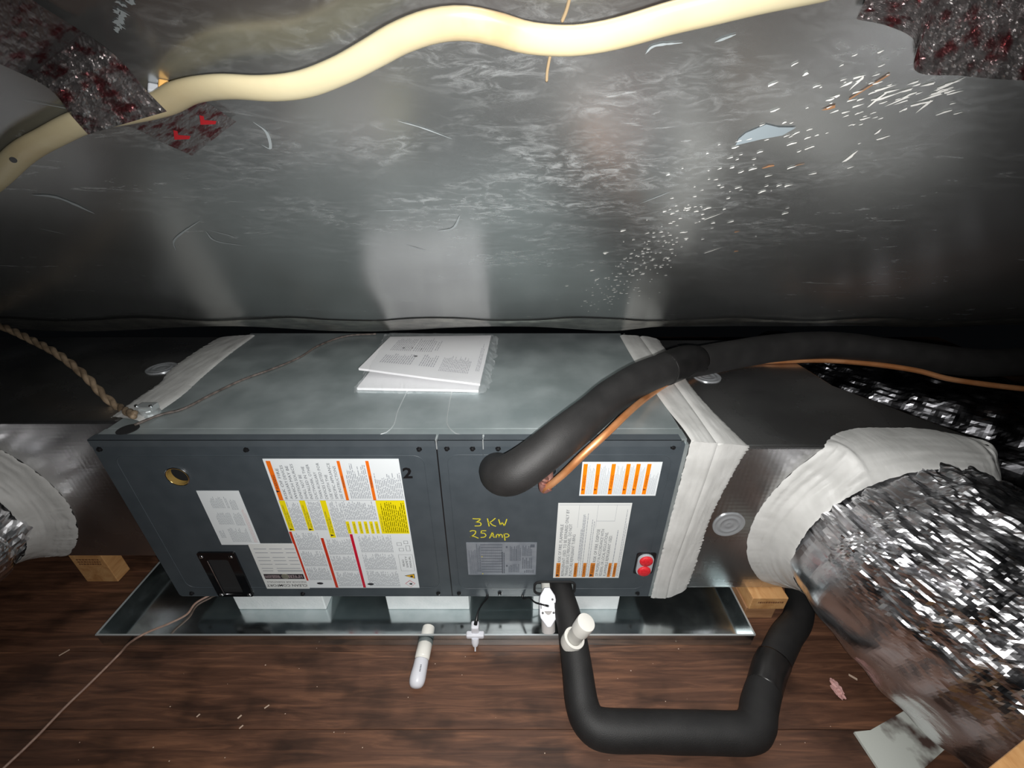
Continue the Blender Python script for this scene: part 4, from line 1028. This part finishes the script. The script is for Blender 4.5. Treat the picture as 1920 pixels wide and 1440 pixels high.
m = MB(); r_ = random.Random(9)
def prows(a0, a1, b0, b1, step, fill=.4):
    a = a0
    while a < a1:
        b = b1; stop = b0 + (b1-b0)*.3*r_.random()
        while b > stop:
            l = min(r_.uniform(.02,.08), b-stop); m.quad(SP3(a,b), SP3(a+step*fill,b), SP3(a+step*fill,b-l), SP3(a,b-l)); b -= l+.012
        a += step
prows(.12,.30,.08,.46,.018); prows(.33,.50,.08,.46,.020); prows(.52,.56,.1,.42,.02)
prows(.12,.40,.54,.80,.020); prows(.46,.60,.52,.80,.02); prows(.64,.88,.52,.86,.014); prows(.94,.97,.2,.8,.012)
o_ = m.build('printed_text', plain('manual_print', (.40,.40,.44), .6), mp_); o_['kind'] = 'stuff'
m = MB()
for (a, b, w) in ((.22,.37,.018),(.30,.365,.012),(.39,.38,.01),(.37,.57,.03)): m.quad(SP3(a,b+.03,.001), SP3(a+w,b+.03,.001), SP3(a+w,b,.001), SP3(a,b,.001))
m.build('warning_mark', M_INK, mp_)
# the bag: crumpled thin film around both
bag_px = [(722,629),(936,632),(915,737),(664,735)]
c4 = [atZ(u, v, ZT+0.004) for u, v in bag_px]
V = []; w = 61
for j in range(w):
    for i in range(w):
        a, b = i/(w-1), j/(w-1)
        e = min(a, 1-a, b, 1-b)
        ja = 0.010*noise.noise(Vector((b*14, 0, 1)))*(abs(a-.5)*2)**6; jb = 0.006*noise.noise(Vector((a*14, 2, 1)))*(abs(b-.5)*2)**6
        p = (c4[0]*(1-a)+c4[1]*a)*(1-b) + (c4[3]*(1-a)+c4[2]*a)*b
        inside = min(1, e*14)
        z = ZT + 0.0012 + inside*(0.0205 + 0.011*b*(1-a)) + 0.0014*abs(noise.noise(Vector((a*24, b*24, 0)))) + 0.011*abs(noise.noise(Vector((a*30, b*30, 6))))*(1-inside)
        V.append((p.x+ja, p.y+jb, z))
Fc = [(j*w+i, (j+1)*w+i, (j+1)*w+i+1, j*w+i+1) for j in range(w-1) for i in range(w-1)]
mk('plastic_bag', V, Fc, M_BAG, mp_, False)
pc = atZ(800, 680, ZT); anchor(mp_, (pc.x, pc.y, ZT))

# ------------------------------------------------------------------ cables
# cream cable slung along the foil slope
CP = [(-120,430,.012),(-30,355,.011),(40,290,.010),(100,255,.009),(165,225,.008),(230,212,.007),(300,195,.008),(350,172,.012),(420,163,.016),(500,166,.018),(570,158,.018),(640,132,.018),(700,100,.018),(750,72,.018),(810,50,.018),(870,44,.018),(930,55,.018),(990,72,.018),(1060,78,.018),(1120,72,.018),(1180,58,.018),(1260,34,.018),(1340,14,.018),(1430,-8,.018),(1540,-30,.018),(1700,-60,.018)]
CP3 = [onR(u, v, d) for u, v, d in CP]
CP3 += [CP3[-1] + Vector((.16,-.02,.01)), CP3[-1] + Vector((.40,-.05,.028)), CP3[-1] + Vector((.9,-.03,.018))]
CP3 = [CP3[0] + Vector((-.6,-.14,.085)), CP3[0] + Vector((-.25,-.08,.05))] + CP3
o = tube('electrical_cable', CP3, 0.0090, M_CABLE, None, n=420, m=20, flat=0.55, up=tuple(ROOF_N), wob=0.10)
tag(o, 'thick cream electrical cable slung along the foil covered slope', 'cable')
m = MB(); p = onR(25, 300, .0165); m.lathe(p, -ray(25,300), [(0,.0022),(.0005,.0022)], 14); m.build('dark_spot', M_DARK, o)
# small staple beside the cable
st = empty('cable_staple', 'small metal and yellow plastic staple above the cream cable next to the foil tape', 'staple')
for (u0, u1, v0, v1, mt, nm) in ((277,298,153,166,M_GREYPL,'metal_leg'),(297,317,146,162,plain('amber_plastic',(.75,.42,.12),.4),'plastic_pad')):
    a = onR(u0, v0, .001); b = onR(u1, v0+4, .001); c = onR(u1, v1, .001); d = onR(u0, v1, .001)
    m = MB(); vs = [a, b, c, d]; m.add(vs + [v_ + ROOF_N*.006 for v_ in vs], [(0,1,2,3),(4,7,6,5),(0,4,5,1),(1,5,6,2),(2,6,7,3),(3,7,4,0)]); bevel(m.build(nm, mt, st), .001)
anchor(st, tuple(onR(297, 158, 0)))
M_GLUE = plain('tan_glue', (.30,.22,.13), .5)
# glue drip below / above the cable
for pts, nm in (([(1025,152),(1026,135),(1030,112),(1034,95)],'lower'), ([(1054,40),(1062,20),(1070,-10)],'upper')):
    o = tube('glue_drip', [tuple(onR(u, v, .0012)) for u, v in pts], .0010, M_RUST, None, n=20, m=8); o.data.materials[0] = M_GLUE; tag(o, 'thin tan glue drip on the foil, %s the cream cable' % ('below' if nm == 'lower' else 'above'), 'glue drip')

# foil tapes
tp = empty('foil_tape', 'silver foil tape with dark red print holding the cream cable to the slope', 'tape')
def tape(name, A, B, offs, crumple, par, n=90, m=36, seed=0.0):
    """A, B: pixel edges on the slope; offs: f(t, s) height above the foil"""
    A3 = resample(spline([(u, v, 0) for u, v in A], 200), n); B3 = resample(spline([(u, v, 0) for u, v in B], 200), n)
    V = []; UV = []
    for i in range(n):
        for k in range(m):
            t, s_ = i/(n-1), k/(m-1)
            u = A3[i][0]*(1-s_) + B3[i][0]*s_; v = A3[i][1]*(1-s_) + B3[i][1]*s_
            h = offs(t, s_); cr = crumple(t, s_)
            vn = noise.voronoi(Vector((t*16+seed, s_*6, 0)))[0]; vn2 = noise.voronoi(Vector((t*40+seed, s_*16, 0)))[0]
            h += cr*(0.005*(vn[1]-vn[0]) + 0.0022*(vn2[1]-vn2[0]))
            V.append(onR(u, v, h+0.0035)); UV.append((t, s_))
    Fc = [(i*m+k, i*m+k+1, (i+1)*m+k+1, (i+1)*m+k) for i in range(n-1) for k in range(m-1)]
    return mk(name, V, Fc, M_TAPE, par, False, UV)
def cover(t, s_):  # climbs over the cable near its end
    return 0.0155/(1+math.exp(-(t-0.60)*26))
tape('tape_over_cable', [(-60,-80),(60,0),(205,95),(277,172),(313,209)], [(-120,60),(-10,115),(90,165),(135,218),(165,252)], cover, lambda t, s_: .95 if t > .55 else .10, tp, seed=1)
tape('tape_tail', [(318,200),(350,192),(378,188),(443,228)], [(205,235),(250,240),(300,265),(360,292)], lambda t, s_: 0.0, lambda t, s_: .12, tp, n=50, seed=4)
m = MB()
M_REDP = plain('bright_red_print', (.32,.01,.015), .4)
for (u, v) in ((374,216), (325,244)):
    p = [onR(u, v, .006), onR(u+8, v+2, .006), onR(u+9, v+9, .006), onR(u+32, v+11, .006), onR(u+30, v+17, .006), onR(u+2, v+18, .006)]
    m.add(p, [(0,1,2,5),(2,3,4,5)])
m.build('red_letter', M_REDP, tp)
anchor(tp, tuple(onR(215, 190, 0)))
t2_ = tape('foil_tape', [(1650,-60),(1740,-70),(1850,-70),(1960,-60),(2080,-60)], [(1606,36),(1668,50),(1716,78),(1718,134),(1800,142),(1900,150),(2060,152)], lambda t, s_: .001, lambda t, s_: 1.2, None, n=110, m=60, seed=9)
tag(t2_, 'crumpled silver and dark red foil tape in the upper right corner of the slope', 'tape')

# twisted brown cable into the clamp on the unit
def rope(name, pts, R_, r_, turns, mat, label):
    root = empty(name, label, 'cable')
    P = resample(spline(pts, 400), 150)[:, :3]
    for ph in (0, math.pi):
        Q = []
        for i in range(len(P)):
            t = Vector(P[min(i+1, len(P)-1)] - P[max(i-1, 0)]).normalized(); a = Vector((0,0,1)); a = (a - t*a.dot(t)).normalized(); b = t.cross(a)
            an = ph + turns*2*math.pi*i/len(P); Q.append(Vector(P[i]) + a*math.cos(an)*R_ + b*math.sin(an)*R_)
        tube('strand', [tuple(q_) for q_ in Q], r_, mat, root, n=150, m=10)
    anchor(root, tuple(P[-1])); return root
rope('twisted_cable', [atY(-40,600,.95), atY(10,615,.92), atY(60,638,.88), atY(110,665,.84), atY(160,705,.80), atY(195,742,.765), atY(225,765,.74), atZ(252,778,ZT+.017)], .0035, .0052, 9, M_ROPE, 'twisted brown cable hanging across the left duct box into the clamp on the unit')
# thin wire lying across the unit's top
o = tube('thin_wire', [atZ(252,797,ZT+.003), atZ(300,778,ZT+.003), atZ(345,766,ZT+.003), atZ(400,738,ZT+.003), atZ(455,712,ZT+.003), atZ(510,692,ZT+.003), atZ(560,671,ZT+.003), atZ(600,647,ZT+.003), atZ(650,630,ZT+.004), atZ(705,626,ZT+.006)], .0026, M_WIRED, None, n=90, m=10)
tag(o, 'thin dusty dark wire lying across the galvanised top of the unit', 'wire')
# thermostat wire: out of the pan and over the boards toward the viewer
o = tube('thin_wire', [(-0.735,0.665,ZP+.0045), atZ(368,1130,ZP+.004), atZ(350,1152,ZP+.006), atZ(315,1170,-0.935), atZ(285,1182,-0.918), atZ(262,1193,-0.909), atZ(240,1208,-0.925), atZ(222,1228,ZFLOOR+.004), atZ(170,1280,ZFLOOR+.003), atZ(120,1328,ZFLOOR+.003), atZ(60,1390,ZFLOOR+.003), atZ(-20,1465,ZFLOOR+.003)], .0024, M_WIREB, None, n=120, m=10)
tag(o, 'thin brown wire running from the pan over its rim and across the floor boards', 'wire')

# ------------------------------------------------------------------ bits on the floor
def flake(name, px, z, th, mat, label, cat, bump=0.0):
    P = [atZ(u, v, z) for u, v in px]; n_ = len(P)
    V = [(p.x, p.y, z + bump*noise.noise(Vector((i*1.7, z, 0)))) for i, p in enumerate(P)] + [(p.x, p.y, z-th) for p in P]
    o = mk(name, V, [tuple(range(n_)), tuple(range(2*n_-1, n_-1, -1))] + [(i, i+n_, (i+1) % n_+n_, (i+1) % n_) for i in range(n_)], mat)
    return tag(o, label, cat)
o = flake('insulation_scrap', [(1602,1372),(1632,1369),(1700,1330),(1780,1335),(1830,1352),(1720,1452),(1660,1460)], ZFLOOR+0.006, 0.0055,
      noisy('scrap_facing', (0.075,0.045,0.038), (0.55,0.58,0.54), rough=0.55, nscale=.9, detail=5, lo=.47, hi=.53), 'torn grey and white sheet scrap on the floor under the big flexible duct', 'scrap')
# pink fibre tuft
bm = bmesh.new(); bmesh.ops.create_icosphere(bm, subdivisions=4, radius=1)
pp = atZ(1571, 1293, ZFLOOR+.006)
for v in bm.verts:
    r0 = 1 + .55*noise.noise(v.co*1.6) + .25*noise.noise(v.co*5)
    v.co = Vector((pp.x + v.co.x*.0085*r0, pp.y + v.co.y*.0155*r0, pp.z + v.co.z*.006*r0))
me = bpy.data.meshes.new('fibre_tuft'); bm.to_mesh(me); bm.free(); me.materials.append(M_PINK)
o = bpy.data.objects.new('fibre_tuft', me); COL.objects.link(o); tag(o, 'pink tuft of fibre insulation on the floor right of the drain pipe', 'insulation')
# timber at the lower right corner
P = [atZ(1838,1452,-0.52), atZ(1930,1378,-0.52), atZ(2010,1440,-0.52), atZ(1915,1520,-0.52)]
m = MB(); m.add([tuple(p) for p in P] + [(p.x, p.y, ZFLOOR) for p in P], [(0,3,2,1),(4,5,6,7),(0,1,5,4),(1,2,6,5),(2,3,7,6),(3,0,4,7)])
o = m.build('timber_post', M_PINE); bevel(o, .002); tag(o, 'end of a pale pine timber in the bottom right corner', 'timber')
# splinters
M_SPL = plain('pale_splinter', (.55,.42,.33), .6)
for i, (u0, v0, u1, v1, w, lab) in enumerate(((111,1230,131,1218,.0013,'pale splinter on the dark floor left of the drain pan'),(446,1348,453,1341,.0016,'upper one of two short splinters lying close together on the floor'),(449,1367,456,1360,.0014,'lower one of two short splinters lying close together on the floor'),(496,1329,505,1322,.0014,'short tan splinter on the floor right of the splinter pair'),(369,1345,375,1339,.0014,'tiny splinter on the floor left of the splinter pair'),(1591,1266,1607,1274,.0026,'tan wood chip on the floor above the pink tuft'))):
    a, b = atZ(u0, v0, ZFLOOR+.001), atZ(u1, v1, ZFLOOR+.001); d = (b-a).normalized(); s_ = Vector((-d.y, d.x, 0))*w
    m = MB(); vs = [a-s_*.4, b-s_, b+s_*.5, a+s_]; m.add(vs + [v_ + Vector((0,0,.0015)) for v_ in vs], [(3,2,1,0),(4,5,6,7),(0,1,5,4),(1,2,6,5),(2,3,7,6),(3,0,4,7)])
    tag(m.build('wood_splinter', M_SPL), lab, 'splinter')
mb = MB()
for _ in range(42):
    u = rnd.uniform(60, 1560); v = rnd.uniform(1215, 1435); p = atZ(u, v, ZFLOOR+.0004); s_ = rnd.uniform(.0003,.0009)
    mb.box(p.x-s_, p.x+s_*rnd.uniform(.5,2), p.y-s_, p.y+s_, ZFLOOR, ZFLOOR+s_)
o = mb.build('floor_crumbs', M_SPL); o['kind'] = 'stuff'; tag(o, 'tiny pale crumbs of debris scattered on the floor boards', 'debris')
